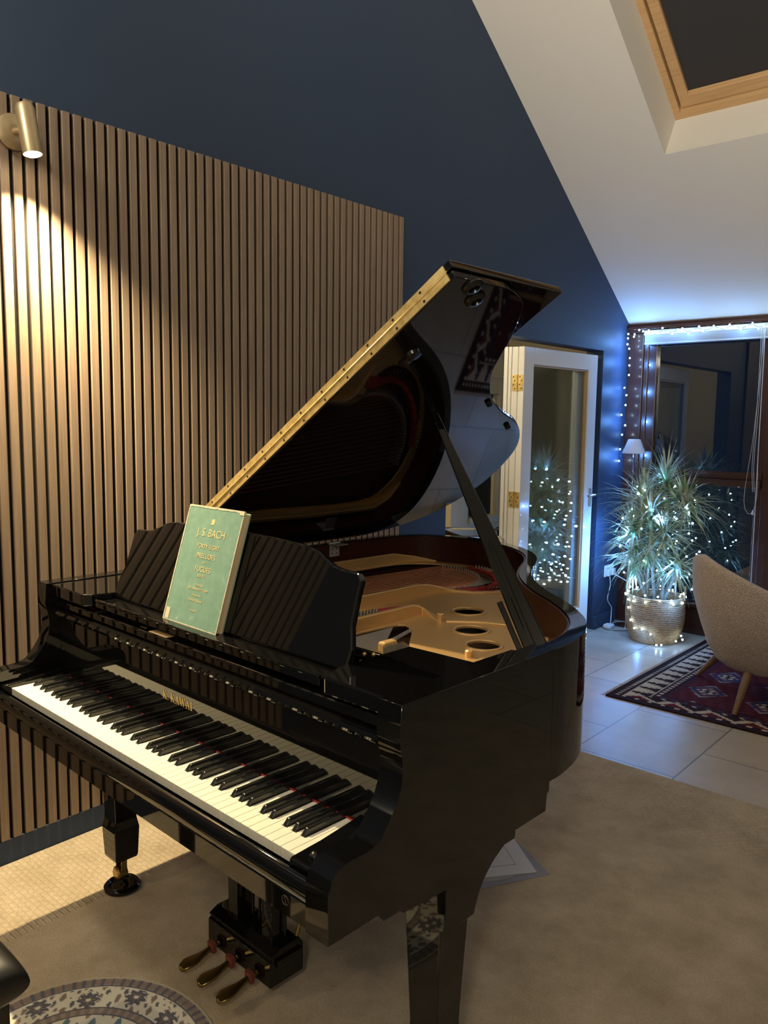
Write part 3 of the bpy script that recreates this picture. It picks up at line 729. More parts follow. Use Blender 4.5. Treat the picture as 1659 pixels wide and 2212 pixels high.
# raised struts of the plate
def wallstrip(bm, pts, z0, hs, w_):
    P = [Vector(p) for p in pts]; n = len(P)
    a = offset_open(P, w_/2); b = offset_open(P, -w_/2); va = []
    for k in range(n): va.append([bm.verts.new((a[k].x, a[k].y, z0)), bm.verts.new((a[k].x, a[k].y, hs[k])), bm.verts.new((b[k].x, b[k].y, hs[k])), bm.verts.new((b[k].x, b[k].y, z0))])
    for k in range(n-1):
        for j in range(4): bm.faces.new((va[k][j], va[k+1][j], va[k+1][(j+1) % 4], va[k][(j+1) % 4]))
    bm.faces.new(va[0]); bm.faces.new(va[-1][::-1])
def strut(pts, hs, w_=.016):
    bm = new_bm(); wallstrip(bm, pts, .155, hs, w_); pp('plate_strut', bm, PLATE, bevel=.003, smooth=40)
strut([(.480, .27), (.480, .9), (.478, 1.16), (.482, 1.22), (.500, 1.27), (.535, 1.30), (.60, 1.335), (.66, 1.39)], [.205, .205, .203, .196, .182, .174, .171, .170])
strut([(.672, .27), (.668, .6), (.660, .93), (.672, .97), (.715, .965), (.757, .944)], [.203, .203, .201, .190, .174, .168])
strut([(.006, .6), (-.003, 1.2), (.003, 1.56), (.035, 1.66), (.10, 1.725)], [.205, .208, .206, .188, .170])
strut([(1.03, .27), (1.05, .50), (1.00, .66)], [.19, .185, .170])
for x, y, z in ((.770, .935, .190), (1.045, .715, .182), (.675, .36, .205)):
    bm = new_bm(); lathe(bm, [(.011, -.03), (.011, 0), (.008, .003), (.002, .0035)], (x, y, z), 16); pp('nosebolt', bm, PLATE, smooth=40)
bm = new_bm(); ridge = smooth_open([(.78, .95, .166), (.86, 1.01, .167), (.95, 1.04, .167), (1.03, 1.02, .166)], 5); tube(bm, ridge, .006, 8)
ridge = smooth_open([(1.03, 1.05, .167), (1.08, .96, .167), (1.14, .87, .167), (1.18, .79, .167), (1.20, .72, .167)], 5); tube(bm, ridge, .0075, 8)
for (x, y) in ((1.10, .985), (1.165, .875)): lathe(bm, [(.012, 0), (.012, .004), (.007, .010)], (x, y, .166), 6)
pp('plate_ribs', bm, PLATE, smooth=50)
# bass strings, bridge, hitch pins, felts
def arc(t): # bass bridge pin arc
    P = smooth_open([(.19, 1.655), (.30, 1.655), (.41, 1.60), (.485, 1.50), (.505, 1.40), (.49, 1.32)], 8); k = t*(len(P)-1); i = min(int(k), len(P)-2); return P[i].lerp(P[i+1], k-i)
bm = new_bm()
for k in range(27):
    e = arc(k/26); s = Vector((.035+.0155*k, .30)); d = (e-s).normalized(); e2 = e+d*.16
    tube(bm, [(s.x, s.y, .163), (e.x, e.y, .166)], .0016, 5, caps=False)
tag(pp('bass_strings', bm, COPPER), None, None, kind='stuff')
bm = new_bm()
for k in range(27):
    e = arc(k/26); s = Vector((.035+.0155*k, .30)); d = (e-s).normalized(); e2 = e+d*(.13 if k < 20 else .09)
    tube(bm, [(e.x, e.y, .166), (e2.x, e2.y, .160)], .0007, 4, caps=False)
for k in range(46): tube(bm, [(.512+.0026*k, .31, .160), (.50+.0023*k+.02, .97, .163)], .0006, 4, caps=False)
for k in range(60): tube(bm, [(.70+.0045*k, .31, .160), (.705+.0040*k, .80-.0055*k, .162)], .0006, 4, caps=False)
tag(pp('treble_strings', bm, WIRE), None, None, kind='stuff')
BP = [arc(k/30) for k in range(31)]
bm = new_bm(); wallstrip(bm, BP, .122, [.158]*31, .030); pp('bass_bridge', bm, wood('bridge_maple', (.10, .08, .06), (.16, .13, .10), 'y', .5), smooth=40)
bm = new_bm()
for k in range(40):
    e = arc(k/39); tube(bm, [(e.x, e.y, .156), (e.x, e.y, .172)], .0022, 6)
for k in range(9): tube(bm, [(.30+.016*k, 1.735-.003*k*k/4, .166), (.30+.016*k, 1.735-.003*k*k/4, .176)], .0028, 6)
for k in range(9):
    for j in range(2): tube(bm, [(.585+.006*k+.006*j, 1.44+.017*k-.02*j, .166), (.585+.006*k+.006*j, 1.44+.017*k-.02*j, .173)], .0016, 5)
for k in range(14): tube(bm, [(.775+.0035*k, .80-.011*k, .163), (.775+.0035*k, .80-.011*k, .174)], .0022, 5)
tag(pp('hitch_pins', bm, STEEL), None, None, kind='stuff')
bm = new_bm(); P = smooth_open([(.27, 1.715), (.37, 1.69), (.46, 1.635), (.535, 1.55), (.565, 1.46), (.545, 1.385)], 6); wallstrip(bm, P, .150, [.1655+.003*(k % 3) for k in range(len(P))], .020)
box(bm, .525, .575, 1.325, 1.385, .16, .170)
pp('string_felt', bm, REDF)
bm = new_bm(); wallstrip(bm, smooth_open([(.56, .90), (.575, .96), (.60, 1.0)], 4), .155, [.172]*9, .03); wallstrip(bm, smooth_open([(.60, 1.02), (.62, 1.0)], 4), .155, [.170]*5, .02); pp('tenor_felt', bm, REDF)
# blocks of bridge pins / agraffes near the front
bm = new_bm()
box(bm, .835, .862, .600, .650, .125, .186)
pp('bridge_block', bm, PLATE, bevel=.006)
bm = new_bm()
for i in range(7):
    for j in range(9): tube(bm, [(.868+.008*i, .59+.009*j-.004*i, .16), (.868+.008*i, .59+.009*j-.004*i, .180)], .0022, 6)
for i in range(6):
    for j in range(7): tube(bm, [(.545+.012*i, .795+.014*j, .155), (.545+.012*i, .795+.014*j, .176)], .0022, 5)
tag(pp('tuning_pins', bm, WIRE), None, None, kind='stuff')
# hinge of the lid on the spine, seen inside
bm = new_bm(); box(bm, XL+.047, XL+.050, 1.225, 1.275, .225, .272); box(bm, XL+.04, XL+.10, 1.225, 1.275, .2745, .2775); tube(bm, [(XL+.047, 1.222, .277), (XL+.047, 1.278, .277)], .004, 8)
for z in (.237, .255):
    for y in (1.238, 1.262): box(bm, XL+.050, XL+.0506, y-.0025, y+.0025, z-.0025, z+.0025, 1)
pp('lid_hinge', bm, [STEEL, DARK])
# lid, raised, turning about the spine
LA = math.radians(33.3); AX = (-.070, .285)
LM = HT @ Matrix.Translation((AX[0], 0, AX[1])) @ Matrix.Rotation(-LA, 4, 'Y')
def lidp(name, bm, mats, bevel=0, smooth=None): return obj(name, bm, mats, PR, bevel=bevel, smooth=smooth, mat4=LM)
lo = smooth_open([(1.420, .536), (1.420, .70), (1.418, .745), (1.407, .789), (1.393, .828), (1.370, .860), (1.314, .906), (1.256, .948), (1.180, .992), (1.111, 1.038), (1.047, 1.105), (.985, 1.188), (.916, 1.323), (.857, 1.478), (.773, 1.610), (.666, 1.712), (.528, 1.781), (.394, 1.812), (.248, 1.800), (.13, 1.735), (.05, 1.62), (.0, 1.47), (-.012, 1.30), (-.012, .536)], 4)
lo = [(p.x, p.y) for p in lo]
LT = .020
bm = new_bm(); prism(bm, lo, 'z', 0, LT); lidp('lid', bm, LACQ, bevel=.0025, smooth=25)
bm = new_bm(); prism(bm, [(-.012, .536), (1.425, .536), (1.425, .99), (-.012, .99)], 'z', LT+.005, LT*2+.005); lidp('lid_front_flap', bm, LACQ, bevel=.003)
bm = new_bm(); box(bm, .03, 1.405, .5325, .5360, .003, LT-.001); box(bm, .03, 1.405, .5325, .5360, LT+.006, LT*2+.002); tube(bm, [(.03, .5330, LT+.0025), (1.405, .5330, LT+.0025)], .0032, 8)
x = .05
while x < 1.40:
    for zz in (LT/2, LT*1.5+.004): box(bm, x-.003, x+.003, .5320, .5326, zz-.003, zz+.003, 1)
    x += .098
lidp('lid_piano_hinge', bm, [BRASS, DARK])
for s, y in ((1.405, .612), (1.370, .660)):
    bm = new_bm()
    lathe(bm, [(.026, 0), (.026, -.004), (.018, -.010), (.014, -.010), (.012, -.003), (.002, -.003)], (s, y, 0), 28)
    lidp('prop_cup', bm, SATIN, smooth=40)
bm = new_bm(); lathe(bm, [(.022, 0), (.020, -.008), (.012, -.010)], (1.155, .650, 0), 24); box(bm, 1.11, 1.155, .64, .665, -.006, 0); lidp('prop_latch', bm, SATIN, smooth=40)
for s, y in ((.965, 1.19), (.835, 1.45)):
    bm = new_bm(); lathe(bm, [(.010, 0), (.010, -.010), (.008, -.012)], (s, y, 0), 14); lidp('lid_bumper', bm, DARK, smooth=40)
# lid prop
A = Vector((1.275, .665, .245)); L0 = Matrix.Translation((AX[0], 0, AX[1])) @ Matrix.Rotation(-LA, 4, 'Y') @ Vector((1.065, .762, -.004))
dv = (L0-A); ln = dv.length; dv.normalize()
cv = Vector((2.223, -.849, .751)); side = dv.cross((cv-A)).normalized(); nrm = side.cross(dv).normalized()
def stick(bm, prof_, thick):
    va = []
    for t, w0, w1 in prof_:
        c = A+dv*t; va.append([bm.verts.new(c+side*w0+nrm*thick), bm.verts.new(c+side*w1+nrm*thick), bm.verts.new(c+side*w1-nrm*thick), bm.verts.new(c+side*w0-nrm*thick)])
    for a_, b_ in zip(va[:-1], va[1:]):
        for j in range(4): bm.faces.new((a_[j], b_[j], b_[(j+1) % 4], a_[(j+1) % 4]))
    bm.faces.new(va[0]); bm.faces.new(va[-1][::-1])
bm = new_bm(); stick(bm, [(-.01, -.030, .026), (.28, -.022, .020), (.50, -.014, .012), (ln*.97, -.005, .005), (ln, -.003, .003)], .008); pp('lid_prop', bm, LACQ, bevel=.003)
bm = new_bm(); A2 = A; stickp = [(-.005, -.012, -.001), (.27, -.008, .002), (.275, -.006, .001)]
A = A2+nrm*.013; stick(bm, stickp, .004); A = A2+nrm*.013-side*.034; stick(bm, [(-.02, -.010, .003), (.13, -.010, .003)], .008); A = A2
pp('short_prop', bm, LACQ, bevel=.002)
bm = new_bm(); box(bm, 1.235, XR-.046, .60, .74, .205, .240); pp('prop_block', bm, SATIN, bevel=.006)
# belly beams, leg blocks
bm = new_bm(); box(bm, XL+.045, XR-.045, .60, .70, -.02, .11); prism(bm, [(p.x, p.y) for p in offset_open(OUT, -.06)], 'z', .100, .112); pp('belly_board', bm, DARK)  # near-black colour supplies the shade beneath the sound holes
def leg(cx, cy, ztop, hw_top, hw_bot, name='leg', foot=None, hook=True):
    zb = -HK+.115
    L_ = bpy.data.objects
    bm = new_bm(); secs = [(ztop, hw_top), (zb+.155, hw_bot*.90), (zb+.13, hw_bot*.92), (zb+.105, hw_bot*1.04), (zb+.10, hw_bot*1.06), (zb+.01, hw_bot*.96), (zb, hw_bot*.88)]
    va = [[bm.verts.new((cx+sx*h, cy+sy*h, z)) for sx, sy in ((-1,-1),(1,-1),(1,1),(-1,1))] for z, h in secs]
    for a_, b_ in zip(va[:-1], va[1:]):
        for j in range(4): bm.faces.new((a_[j], b_[j], b_[(j+1) % 4], a_[(j+1) % 4]))
    bm.faces.new(va[0]); bm.faces.new(va[-1][::-1])
    lg = pp('leg', bm, LACQ, bevel=.003)
    bm = new_bm(); zc = -HK+FZ+.052
    lathe(bm, [(.017, -.010), (.017, .010), (.013, .013), (.004, .013)], (0, 0, 0), 24); bm.transform(Matrix.Translation((cx, cy-.004, zc)) @ Matrix.Rotation(pi/2, 4, 'X') @ Matrix.Scale(1.35, 4))
    box(bm, cx-.019, cx-.015, cy-.010, cy+.008, zc-.01, zb+.002); box(bm, cx+.015, cx+.019, cy-.010, cy+.008, zc-.01, zb+.002)
    pp('caster', bm, OLDBR, smooth=40, parent=lg)
    return lg
leg(.028, .300, -.095, .050, .039)
leg(1.285, .312, -.098, .050, .040)
leg(.36, 1.50, -.02, .048, .040)
# curved bracket of the treble leg
bm = new_bm(); br_ = smooth_open([(.475, -.100), (.44, -.115), (.405, -.135), (.375, -.165), (.355, -.205), (.352, -.215)], 5)
prism(bm, [(.14, -.098), (.14, -.115), (.262, -.125), (.262, -.215)]+[(p.x, p.y) for p in br_[::-1]], 'x', XR-.075, XR-.010); pp('leg_bracket', bm, LACQ, bevel=.002, smooth=30)
# caster cup of the bass leg: lifts nothing, sits on the carpet
CUPS = []
# lyre with pedals
bm = new_bm()
for x in (.578, .722): box(bm, x-.021, x+.021, .325, .375, -HK+.150, -.080)
pp('lyre_post', bm, LACQ, bevel=.002)
zb = -HK
bm = new_bm(); prism(bm, [(.300, zb+.062), (.300, zb+.128), (.308, zb+.133), (.302, zb+.143), (.330, zb+.156), (.395, zb+.156), (.408, zb+.138), (.408, zb+.062)], 'x', .500, .768)
box(bm, .492, .776, .318, .400, zb+.112, zb+.132); pp('pedal_box', bm, LACQ, bevel=.002)
bm = new_bm(); box(bm, .56, .74, .32, .38, -.10, -.078); pp('lyre_head', bm, LACQ, bevel=.002)
bm = new_bm()
for x in (.62, .648): tube(bm, [(x, .36, zb+.17), (x, .37, -.08)], .004, 8)
tube(bm, [(.752, .36, zb+.17), (.752, .37, -.08)], .003, 8)
pp('pedal_rod', bm, SATIN)
bm = new_bm(); tube(bm, [(.60, .40, zb+.17), (.59, .56, -.085)], .0045, 8); tube(bm, [(.762, .39, zb+.16), (.80, .56, -.085)], .0045, 8); pp('lyre_brace', bm, OLDBR)
for k, x in enumerate((.540, .622, .705)):
    bm = new_bm(); P = [(.34, .012), (.305, .010), (.275, .0085), (.250, .012), (.228, .019), (.208, .021), (.192, .015), (.186, .006)]; va = []
    for j, (y, h) in enumerate(P):
        z = zb+.086-.020*min(1, (.34-y)/.10)-(.004 if j > 5 else 0); va.append([bm.verts.new((x-h, y, z)), bm.verts.new((x, y, z+.004)), bm.verts.new((x+h, y, z)), bm.verts.new((x+h*.8, y, z-.009)), bm.verts.new((x-h*.8, y, z-.009))])
    for a_, b_ in zip(va[:-1], va[1:]):
        for j in range(5): bm.faces.new((a_[j], b_[j], b_[(j+1) % 5], a_[(j+1) % 5]))
    bm.faces.new(va[0]); bm.faces.new(va[-1][::-1])
    pd = pp('pedal', bm, OLDBR, bevel=.002, smooth=50)
    bm = new_bm(); box(bm, x-.013, x+.013, .278, .290, zb+.060, zb+.0865); pp('felt_tag', bm, pbr('faded_red_tape', (.16, .035, .025), .8), parent=pd)

# caster cup beneath the bass leg
c3 = Matrix.Translation((.37604, -2.08733, 0)) @ Matrix.Rotation(-.0382893, 4, 'Z') @ Vector((.030, .300, 0))
bm = new_bm(); lathe(bm, [(.050, 0), (.056, .004), (.056, .012), (.050, .018), (.046, .020), (.040, .016), (.036, .009), (.002, .008)], (0, 0, 0), 48)
tag(obj('caster_cup', bm, LACQ, loc=(c3.x, c3.y, FZ), smooth=40), 'round black caster cup standing on the carpet beneath the front left piano leg', 'caster cup')

# ------------------------------------------------------------------ the green score on the desk
PM = Matrix.Translation((.37604, -2.08733, HK)) @ Matrix.Rotation(-.0382893, 4, 'Z')
bk = thing('music_book', (0, 0, 0), "worn green clothbound music score with gilt title, propped on the piano's music desk", 'book'); bk['category'] = 'book'
bk.matrix_world = PM @ Matrix.Translation((.485, .188, .2557)) @ Matrix.Rotation(-math.radians(17), 4, 'X')
GREEN = pbr('green_cloth', (.22, .34, .22), .75); f_ = noise(GREEN, coords(GREEN), 28, 6, .7)
setcol(GREEN, ramp(GREEN, f_, [(0.30, (.15, .28, .21)), (.62, (.20, .35, .27)), (.76, (.45, .56, .45))])); bump(GREEN, noise(GREEN, coords(GREEN), 500), .1, .001)
PAGES = wood('book_pages', (.55, .42, .24), (.78, .64, .42), 'z', .9, sc=1.2); TORN = pbr('torn_edge', (.66, .60, .42), .9)
BW, BH = .226, .292
bm = new_bm(); box(bm, 0, BW, 0, .0022, 0, BH); obj('front_cover', bm, GREEN, bk, bevel=.001)
bm = new_bm(); box(bm, 0, BW, .0185, .0205, 0, BH); obj('back_cover', bm, GREEN, bk)
bm = new_bm(); box(bm, .004, BW-.0012, .0024, .0183, .004, BH-.004); obj('pages', bm, PAGES, bk)
bm = new_bm(); random.seed(3)
for k in range(40):
    z = k*BH/40; d = random.uniform(.0012, .0035); box(bm, -.002, d-.0005, -.0006, .0003, z, z+BH/40+.0004)
    box(bm, BW-d*.7, BW+.0012, -.0006, .0003, z, z+BH/40+.0004)
for k in range(30):
    x_ = k*BW/30; d = random.uniform(.0012, .0034); box(bm, x_, x_+BW/30+.0004, -.0006, .0003, BH-d, BH+.002); box(bm, x_, x_+BW/30, -.0006, .0003, -.0002, d*.6)
box(bm, .006, .022, -.0008, .0002, .003, .030); box(bm, BW-.016, BW+.001, -.001, .004, BH-.008, BH+.002)
obj('worn_edging', bm, TORN, bk)
TXT = pbr('gilt_text', (.72, .62, .30), .6)
rows = [('J. S. BACH', .024, .220), ('FORTY-EIGHT', .0135, .190), ('PRELUDES', .0155, .166), ('and', .008, .154), ('FUGUES', .0165, .133), ('BOOK I', .0085, .120), ('Edited by', .007, .098), ('SIR DONALD F. TOVEY', .0075, .0875), ('Fingered by', .0065, .073), ('Harold Samuel', .0085, .060), ('London', .0070, .036)]
bm = new_bm(); TB = bmesh.new()
me_ = bpy.data.meshes.new('tmp')
for s, sz, z in rows:
    b = text_bm(s, sz*1.12, .0002); b.transform(Matrix.Translation((.116, -.0004, z)) @ Matrix.Rotation(pi/2, 4, 'X')); b.to_mesh(me_); TB.from_mesh(me_); b.free()
box(TB, .107, .120, -.0005, 0, .253, .264)
box(TB, .105, .118, -.0006, 0, .250, .2525)
bpy.data.meshes.remove(me_); bm.free(); obj('cover_lettering', TB, TXT, bk)

# ------------------------------------------------------------------ stool corner
st = thing('piano_stool', (.98, -2.63, 0), 'black leather piano stool, only its padded corner in view at the lower left', 'stool')
bm = new_bm()
def pad(u, v):  # superellipse pillow
    return u, v
N_ = 26; hx, hy = .262, .185
g = {}
for i in range(N_+1):
    for j in range(N_+1):
        u = -1+2*i/N_; v = -1+2*j/N_
        x = hx*math.sin(u*pi/2); y = hy*math.sin(v*pi/2)
        q = max(0, 1-abs(math.sin(u*pi/2))**7)*max(0, 1-abs(math.sin(v*pi/2))**7)
        e_ = q**.28
        for s_ in (1, -1): g[i, j, s_] = bm.verts.new((x, y, .480+s_*(.047*e_)))
for s_ in (1, -1):
    for i in range(N_):
        for j in range(N_): bm.faces.new((g[i, j, s_], g[i+1, j, s_], g[i+1, j+1, s_], g[i, j+1, s_]))
bmesh.ops.remove_doubles(bm, verts=bm.verts, dist=1e-5)
obj('seat_cushion', bm, LEATH, st, smooth=70)
bm = new_bm(); box(bm, -.235, .235, -.16, .16, .385, .44); obj('seat_frame', bm, SATIN, st, bevel=.004)
for sx in (-1, 1):
    for sy in (-1, 1):
        bm = new_bm(); tube(bm, [(sx*.215, sy*.14, .39), (sx*.215, sy*.14, .2), (sx*.212, sy*.138, FZ+.002)], [.024, .020, .013], 14); obj('leg', bm, SATIN, st, smooth=40)

# ------------------------------------------------------------------ papers under the piano
def sheet(name, corner, ang, wx, wy, z, mat, label, cat, extra=None):
    t = thing(name, (corner[0], corner[1], z), label, cat, rz=ang)
    bm = new_bm(); box(bm, -wx, 0, 0, wy, 0, .0016); obj('sheet', bm, mat, t)
    if extra: extra(t)
    return t
a1 = math.atan2(-.262, -.143)                # direction of the long lower edge
t = thing('grey_board', (1.375, -.815, FZ), 'grey card with a paler printed circle lying on the carpet under the white print', 'card', rz=a1)
bm = new_bm(); box(bm, 0, .42, -.42, 0, 0, .0016); obj('sheet', bm, GREYP, t)
bm = new_bm(); lathe(bm, [(.001, .0017), (.150, .0017), (.150, .0022), (.001, .0022)], (.165, -.172, 0), 60); obj('printed_circle', bm, PALEP, t)
a2 = math.atan2(-.186, -.144)
t = thing('white_print', (1.338, -.836, FZ+.0024), 'white sheet with a thin drawn border line lying on the grey card', 'print', rz=a2)
bm = new_bm(); box(bm, 0, .36, -.30, 0, 0, .0012); obj('sheet', bm, PAPER, t)
bm = new_bm()
for q in ((.052, .30, -.0555, -.054), (.052, .0535, -.26, -.054), (.052, .30, -.2615, -.26)): box(bm, q[0], q[1], q[2], q[3], .0012, .0015)
prism(bm, [(.07, -.185), (.078, -.150), (.082, -.152), (.085, -.19)], 'z', .0012, .0015)
obj('drawn_lines', bm, INK, t)

# ------------------------------------------------------------------ armchair
CC = (1.385, 1.50); ch = thing('armchair', (CC[0], CC[1], .0085), 'brown boucle tub armchair on splayed wooden legs standing on the kilim', 'armchair')
BA = math.radians(222)
bm = new_bm(); NA_ = 56; rows_ = []
def shell_pt(a, h, inner):
    """a: angle from the back centre, h 0..1 up the wall"""
    c = abs(a)/math.radians(115); topz = .785-.30*min(1, c)**1.3
    z = .185+(topz-.185)*h; R0 = .235+.150*min(1, h*1.5)**.55+.028*h
    if inner: R0 -= .06
    return Vector((R0*math.cos(BA+a), R0*math.sin(BA+a)*1.02, z))
A_ = [math.radians(-115+230*k/NA_) for k in range(NA_+1)]
HS = [0, .04, .10, .2, .35, .5, .65, .8, .92, .98]
for a in A_:
    col = [shell_pt(a, h, False) for h in HS]
    top = shell_pt(a, 1.0, False); ti = shell_pt(a, 1.0, True); col.append((top*0.75+ti*.25)+Vector((0, 0, .004))); col.append((top*.4+ti*.6)+Vector((0, 0, .004)))
    col += [shell_pt(a, h, True) for h in (.96, .8, .6, .45)]
    rows_.append([bm.verts.new(p) for p in col])
for p, q in zip(rows_[:-1], rows_[1:]):
    for k in range(len(p)-1): bm.faces.new((p[k], q[k], q[k+1], p[k+1]))
bm.faces.new(rows_[0]); bm.faces.new(rows_[-1][::-1])
obj('backrest', bm, BOUC, ch, smooth=70)
bm = new_bm(); lathe(bm, [(.06, .150), (.235, .185), (.29, .24), (.325, .30), (.335, .40), (.31, .43), (.2, .445), (.02, .45)], (0, 0, 0), 48); obj('seat', bm, BOUC, ch, smooth=70)
for (fx, fy, tx_, ty_) in ((.961-CC[0], 1.637-CC[1], -.215, .09), (1.338-CC[0], 1.116-CC[1], -.02, -.215), (.32, -.30, .16, -.16), (.25, .36, .13, .17)):
    bm = new_bm(); tube(bm, [(tx_, ty_, .255), ((tx_+fx)/2, (ty_+fy)/2, .13), (fx, fy, .0)], [.024, .020, .012], 16); obj('leg', bm, LEGW, ch, smooth=40)

# ------------------------------------------------------------------ basket, plant, fairy lights, lamp, socket
BX, BY = .437, 2.262
bs = thing('rope_basket', (BX, BY, 0), 'round coiled rope basket with handles holding the big spiky plant', 'basket')
bm = new_bm()
for k in range(26):
    z = .008+k*.0122; r = .150+.040*math.sin(min(1, k/14)*pi/2)-.008*max(0, (k-16)/10); torus(bm, (0, 0, z), r, .0070, 56, 8)
lathe(bm, [(.145, .002), (.183, .15), (.176, .30)], (0, 0, 0), 40, close=False)
obj('basket_wall', bm, ROPE, bs, smooth=60)
bm = new_bm(); lathe(bm, [(.14, .004), (.01, .004)], (0, 0, 0), 24, close=False); obj('basket_base', bm, ROPE, bs)
for a in (math.radians(200), math.radians(20)):
    ca_, sa_ = math.cos(a), math.sin(a)
    P = smooth_open([(.186*ca_-.04*sa_, .186*sa_+.04*ca_, .30), (.187*ca_-.036*sa_, .187*sa_+.036*ca_, .355), (.187*ca_, .187*sa_, .385), (.187*ca_+.036*sa_, .187*sa_-.036*ca_, .355), (.186*ca_+.04*sa_, .186*sa_-.04*ca_, .30)], 6)
    bm = new_bm(); tube(bm, P, .0085, 8); obj('handle', bm, ROPE, bs, smooth=50)
LEAF = pbr('leaf', (.2, .3, .14), .45); N, L, B = nodes(LEAF)
f_ = noise(LEAF, coords(LEAF), 9, 2); setcol(LEAF, ramp(LEAF, f_, [(.35, (.22, .31, .14)), (.48, (.40, .45, .28)), (.60, (.68, .68, .52))]))
STEM = pbr('cane', (.28, .25, .19), .8); SOIL = pbr('soil', (.03, .02, .015), .95)
plt = thing('spiky_plant', (BX, BY, .27), 'large variegated dragon tree with arching spiky leaves, wound with fairy lights', 'plant')
bm = new_bm(); lathe(bm, [(.158, -.02), (.158, -.004), (.05, .004), (.005, .004)], (0, 0, 0), 32); obj('soil', bm, SOIL, plt)
random.seed(11)
heads = [(-.10, -.06, .74, 1.12, 120, 1), (.02, .02, .86, 1.05, 110, 1), (.17, -.02, .74, 1.08, 110, 1), (.09, -.14, .52, 1.0, 110, .6), (-.13, -.10, .52, 1.05, 110, .6), (.17, -.10, .33, .85, 90, .35), (0, -.16, .64, 1.0, 100, .8), (-.02, -.10, .40, .9, 80, .3), (-.13, -.12, .36, .85, 80, .3)]
for (hx_, hy_, hz, sc_, n_, up) in heads:
    bm = new_bm()
    base = Vector((-.045 if hx_ < 0 else (.06 if hx_ > .08 else .01), hy_*.3, .0)); tip = Vector((hx_, hy_, hz))
    P = smooth_open([base, base.lerp(tip, .5)+Vector((hx_*.1, 0, 0)), tip], 6); tube(bm, P, .011, 10); obj('stem', bm, STEM, plt, smooth=50)
    bm = new_bm()
    for k in range(n_):
        az = k*2.39996+random.uniform(-.2, .2); el = math.radians(random.uniform(-35, 82) if up > .5 else random.uniform(-50, 45)); ll = sc_*random.uniform(.26, .40); wd = .0075
        if el > 1.0: ll *= .85
        d = Vector((math.cos(az)*math.cos(el), math.sin(az)*math.cos(el), math.sin(el))); sd = d.cross(Vector((0, 0, 1))).normalized(); prev = None; p = tip-Vector((0, 0, random.uniform(0, .10)))+d*.01
        dirn = d.copy(); nseg = 7
        for s_ in range(nseg+1):
            t_ = s_/nseg; w_ = wd*(math.sin(min(1, .25+t_*1.1)*pi))**.6*(1-t_**3)+.0006
            if BY+p.y > EY-.10: p.y = EY-.10-BY
            if BX+p.x < .012: p.x = .012-BX
            up_ = sd.cross(dirn).normalized()*w_*.25
            cur = (bm.verts.new(p-sd*w_+up_), bm.verts.new(p), bm.verts.new(p+sd*w_+up_))
            if prev:
                bm.faces.new((prev[0], cur[0], cur[1], prev[1])); bm.faces.new((prev[1], cur[1], cur[2], prev[2]))
            prev = cur; p = p+dirn*(ll/nseg); dirn = (dirn+Vector((0, 0, -.10-.16*t_*(1-abs(d.z)*.7)))).normalized()
    tag(obj('foliage', bm, LEAF, plt, smooth=60), None, None, kind='stuff')

def bulbs(parent, pts, r=.0060):
    first = None
    for p in pts:
        if first is None:
            bm = new_bm(); sphere(bm, (0, 0, 0), r, 8, 6); first = obj('light_bulb', bm, FAIRY, parent, loc=tuple(p), smooth=60)
        else:
            c = first.copy(); COL.objects.link(c); c.parent = parent; c.location = tuple(p)
random.seed(5)
# strand on plant and basket
fs = thing('fairy_lights', (BX, BY, .01), 'string of white fairy lights wound around the spiky plant and its rope basket', 'fairy lights')
path = []
for k in range(27):
    a = math.radians(-170+k*27.5); rr_ = .200 if k < 13 else .182; path.append((rr_*math.cos(a), rr_*math.sin(a), .285+.016*math.sin(k*2)+(.03 if k >= 13 else 0)))
for k in range(61):
    t_ = k/60; a = k*1.35; r = .155+.06*math.sin(t_*pi)+random.uniform(-.03, .03); x_, y_ = r*math.cos(a)*1.15+.01, r*math.sin(a)
    y_ = min(y_, .2); path.append((x_, y_, .32+t_*.72+random.uniform(-.03, .03)))
low_ = [(-.13, -.145, .27), (-.115, -.165, .22), (-.09, -.18, .14), (-.06, -.19, .09), (.0, -.197, .095), (.06, -.195, .07), (.10, -.20, .006), (.13, -.19, .01), (.19, -.10, .03), (.21, -.05, .06), (.215, -.03, .03)]
allp = low_[::-1]+path
fr_cam = [p for p in allp]
bm = new_bm(); tube(bm, smooth_open(allp, 4), .0013, 5); obj('cord', bm, CORDG, fs)
bulbs(fs, [Vector(p)+Vector((random.uniform(-.006, .006), -.006, .006)) for p in allp][:99])
for k, (x_, y_, z_, e_) in enumerate([(-.05, -.24, .42, 1.3), (.16, -.24, .55, 1.2), (-.15, -.20, .75, 1.2), (.08, -.22, .85, 1.2), (0, .0, 1.12, 1.2), (-.27, -.10, .50, 1.3), (-.30, -.02, .72, 1.3), (-.28, -.20, .60, 1.3), (.22, -.16, .33, 1.0), (0, -.26, .06, .25)]):
    lamp('strand_glow', 'POINT', (x_, y_, z_), e_*2.2, COOL, .006, fs)
